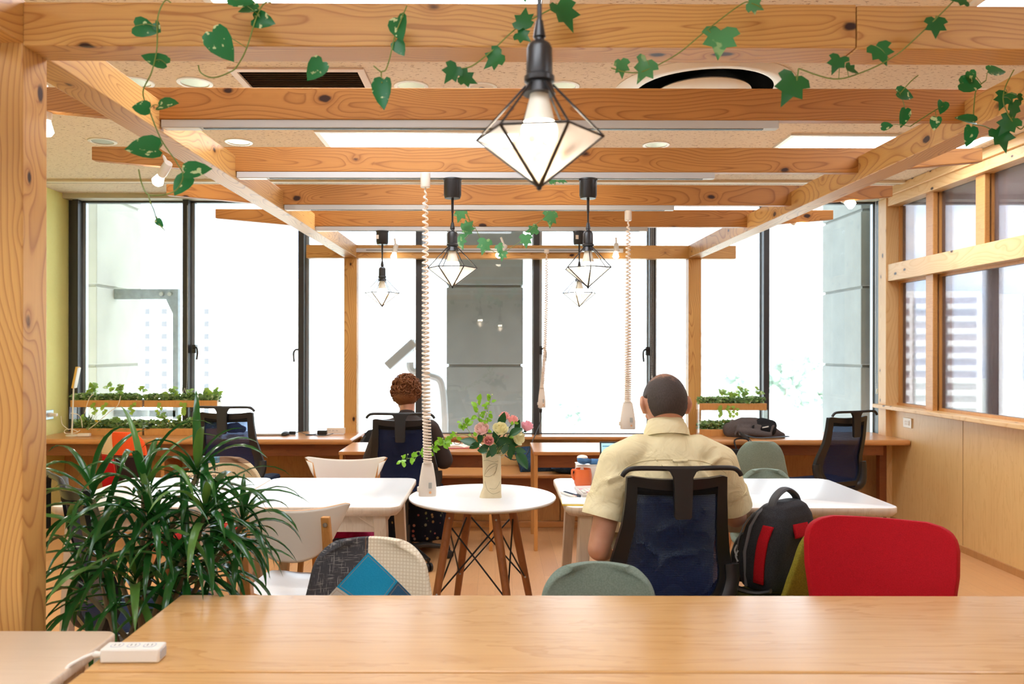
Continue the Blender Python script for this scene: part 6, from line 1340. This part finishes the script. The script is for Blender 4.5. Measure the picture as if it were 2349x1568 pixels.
m = MB(); m.grid(lambda u, v: Vector((lerp(-.11, .10, u) * (1 - .12 * (1 - v)), -.02 - .03 * math.sin(PI * u) * (1 - v * .6), .27 * v)), 14, 10); m.build('body', DARKB, t, solid=.03, bevel=.006, **k); MB().tube(smooth_path([(-.05, .0, .25), (-.05, .06, .33), (.05, .06, .33), (.05, .0, .25)], 5), .006, 7).build('handle', DARKB, t, **k)
# black rucksack on the window side of the woman
q = P(838, 995, 6.2); t = thing('rucksack', 'black rucksack standing behind the woman\'s desk by the rear left post', 'bag', (q.x + .03, 6.36, .413)); m = MB(); m.limb([(0, 0, .06), (0, .02, .20), (.02, .03, .28)], [(.12, .07), (.115, .07), (.08, .05)], 18); m.limb([(-.09, -.04, .05), (-.08, -.04, .22)], [.02, .02], 8); m.build('body', DARKB, t, remesh=.009, **k); MB().tube(smooth_path([(-.09, -.06, .10), (-.10, -.09, .18), (-.05, -.05, .28)], 5), .012, 8, flat=.4).build('strap', BLACK_PL, t, **k)
# open book and glasses on the woman's desk
q = P(1062, 1024, 5.7); t = thing('book', 'open book with a pink cover edge on the woman\'s desk', 'book', (q.x, 5.70, .6785), math.radians(8))
MB().box((0, 0, .003), (.30, .20, .004)).build('cover', PM('pink cover', S(226, 88, 110), .6), t, smooth=False, **k); m = MB(); m.grid(lambda u, v: Vector(((2 * u - 1) * .143, (2 * v - 1) * .095, .007 + .016 * math.sin(PI * abs(2 * u - 1)) ** .8)), 24, 4); m.grid(lambda u, v: Vector(((2 * u - 1) * .143, -.095, lerp(.005, .007 + .016 * math.sin(PI * abs(2 * u - 1)) ** .8, v))), 24, 1); m.build('pages', PM('page', S(250, 244, 232), .85), t, **k)
t = thing('spectacles', 'dark spectacles resting on the open book', 'spectacles', (q.x - .005, 5.66, .702)); m = MB()
for s in (-1, 1): m.tube([(s * .033 + .024 * math.cos(a), 0, .014 + .016 * math.sin(a)) for a in [2 * PI * i / 16 for i in range(17)]], .0018, 6); m.tube([(s * .057, 0, .018), (s * .06, .10, .010)], .0018, 6)
m.tube([(-.009, 0, .018), (.009, 0, .018)], .0018, 6); m.build('frame', BLACK_PL, t, **k)
# blue cushions on the bench
def pillow(label, x, y, z, w, d, h, rx, rz, seed=0):
    t = thing('cushion', label, 'cushion', (x, y, z), 0, 'blue cushions on the window bench'); R3 = rotm(rx, 0, rz); m = MB()
    for s in (1, -1): m.grid(lambda u, v: R3 @ Vector(((2 * u - 1) * w / 2 * (1 - .07 * (1 - abs(2 * v - 1)) ** 2 * 0 + .03 * (2 * v - 1) ** 2), (2 * v - 1) * d / 2 * (1 + .03 * (2 * u - 1) ** 2), s * h / 2 * ((1 - (2 * u - 1) ** 4) * (1 - (2 * v - 1) ** 4)) ** .55 + .004 * math.sin(9 * u + seed) * math.sin(7 * v))), 22, 18)
    m.build('cover', NAVY_C, t, local=True, ang=80)
pillow('blue cushion leaning on the bench back beside the desk leg', .345, 6.44, .482, .34, .32, .15, math.radians(24), math.radians(10)); pillow('dark blue flat cushion on the bench under the desk behind the mug', .66, 6.30, .468, .44, .30, .11, math.radians(4), 0, 2)
# ================================================================== backpack on the olive chair
bx = P(1848, 1250, 2.94); t = thing('backpack', 'grey, black and red backpack sitting on the olive chair', 'backpack', (1.085, 3.03, .465), math.radians(-55)); BK = fabric('charcoal pack nylon', S(62, 62, 66), S(44, 44, 48), 320, .7); RD = fabric('red pack panel', S(196, 22, 34), S(160, 14, 26), 300)
def loft(m, secs, n=7):
    """rounded-rectangle sections (z, centre x, depth, width, corner radius, centre y)"""
    rings = [[Vector((x + cx, y + cy, z)) for x, y in round_rect(d, w, r, n)] for z, cx, d, w, r, cy in secs]; k = len(rings[0])
    m.add([p for q in rings for p in q], [(i * k + j, i * k + (j + 1) % k, (i + 1) * k + (j + 1) % k, (i + 1) * k + j) for i in range(len(rings) - 1) for j in range(k)] + [tuple(range(k - 1, -1, -1)), tuple((len(rings) - 1) * k + j for j in range(k))])
m = MB(); loft(m, [(0, -.02, .12, .20, .05, 0), (.015, -.02, .17, .255, .06, 0), (.06, -.02, .19, .28, .06, 0), (.16, -.015, .19, .285, .06, 0), (.24, 0, .175, .275, .07, 0), (.29, .012, .145, .245, .065, 0), (.325, .022, .10, .19, .048, 0), (.342, .028, .05, .12, .024, 0)])
loft(m, [(.01, -.125, .06, .16, .028, 0), (.03, -.13, .09, .20, .035, 0), (.12, -.125, .085, .205, .035, 0), (.19, -.105, .06, .18, .028, 0), (.215, -.09, .03, .12, .014, 0)]); m.build('body', BK, t, bevel=0, remesh=.006, sm_it=5, **k)
g = MB(); loft(g, [(.02, -.055, .012, .272, .004, 0), (.15, -.052, .012, .297, .004, 0), (.25, -.03, .012, .285, .004, 0), (.30, -.012, .012, .235, .004, 0), (.335, .004, .012, .14, .004, 0)]); g.build('edge_piping', PM('pack grey trim', S(112, 112, 116), .6), t, ang=70, **k)
sd = MB(); sd.grid(lambda u, v: Vector((lerp(-.012, .030, u) + .035 * v * v, -.1425 + .012 * max(0, v - .72) * 3.3 + .006 * abs(2 * u - 1) * 0, lerp(.045, .262, v))), 6, 14); sd.build('side_panel', RD, t, solid=.008, **k)
tp_ = MB(); tp_.grid(lambda u, v: Vector((.098 - .052 * v ** 1.5, lerp(-.045, .045, u), lerp(.215, .322, v))), 8, 12); tp_.build('top_panel', RD, t, solid=.008, **k)
MB().tube(smooth_path([(.02, -.085, .300), (.02, -.065, .352), (.02, 0, .382), (.02, .065, .352), (.02, .085, .300)], 7), .0095, 8, flat=1.9, up=(1, 0, 0)).build('carry_handle', PM('pack handle', S(74, 76, 80), .6), t, **k)
m = MB(); m.tube(smooth_path([(-.150, -.098, .04), (-.146, -.100, .12), (-.125, -.092, .18), (-.105, -.06, .208), (-.10, 0, .214)], 8), .003, 6); m.tube(smooth_path([(-.085, -.142, .05), (-.085, -.145, .16), (-.062, -.138, .245), (-.03, -.115, .30)], 8), .003, 6); m.build('zip', PM('zip grey', S(120, 122, 124), .5), t, **k)
for x, z in ((-.085, .17), (-.080, .150)): MB().tube(smooth_path([(x, -.146, z), (x - .006, -.152, z - .02), (x + .004, -.152, z - .04)], 4), .0035, 6).build('zip_pull', PM('zip pull', S(176, 178, 180), .4), t, **k)
m = MB(); m.tube(smooth_path([(-.12, -.10, .05), (-.165, -.12, .02), (-.195, -.13, -.03), (-.215, -.13, -.09)], 6), .016, 8, flat=.25, up=(1, 0, 0)); m.tube(smooth_path([(-.12, -.12, .03), (-.08, -.16, -.0), (-.09, -.165, -.06), (-.10, -.17, -.12)], 6), .018, 8, flat=.25, up=(1, 0, 0)); m.tube(smooth_path([(-.17, -.10, .03), (-.10, -.15, .012), (0, -.155, .012), (.06, -.14, .03)], 6), .017, 8, flat=.45, up=(0, 0, 1)); m.build('strap', BLACK_PL, t, **k)
m = MB(); m.box((-.185, -.135, -.01), (.03, .012, .03), rotm(0, .4)); m.build('buckle', BLACK_PL, t, bevel=.002, **k)
# ================================================================== camera and render look
cam = bpy.data.cameras.new('camera'); co = bpy.data.objects.new('camera', cam); COL.objects.link(co)
co.matrix_world = Matrix.Translation((0, 0, H)) @ Matrix.Rotation(-ROLL, 4, 'Y') @ Matrix.Rotation(PI / 2, 4, 'X')
cam.sensor_width = 36.0; cam.lens = F / 2349 * 36.0; cam.shift_x = (1174.5 - CX) / 2349; cam.shift_y = (CY - 784) / 2349; cam.clip_start = .05; cam.clip_end = 2000
cam.dof.use_dof = True; cam.dof.focus_distance = 3.5; cam.dof.aperture_fstop = 4.5
SC.camera = co
SC.view_settings.view_transform = 'Standard'; SC.view_settings.look = 'None'; SC.view_settings.gamma = 1.0; SC.view_settings.exposure = 0.38; SC.view_settings.use_curve_mapping = False
cy = SC.cycles; cy.max_bounces = 6; cy.diffuse_bounces = 3; cy.glossy_bounces = 3; cy.transmission_bounces = 4; cy.transparent_max_bounces = 16; cy.sample_clamp_indirect = 6.0; cy.caustics_reflective = False; cy.caustics_refractive = False
cy.use_denoising = True; cy.use_adaptive_sampling = True; cy.adaptive_threshold = .1; cy.adaptive_min_samples = 16
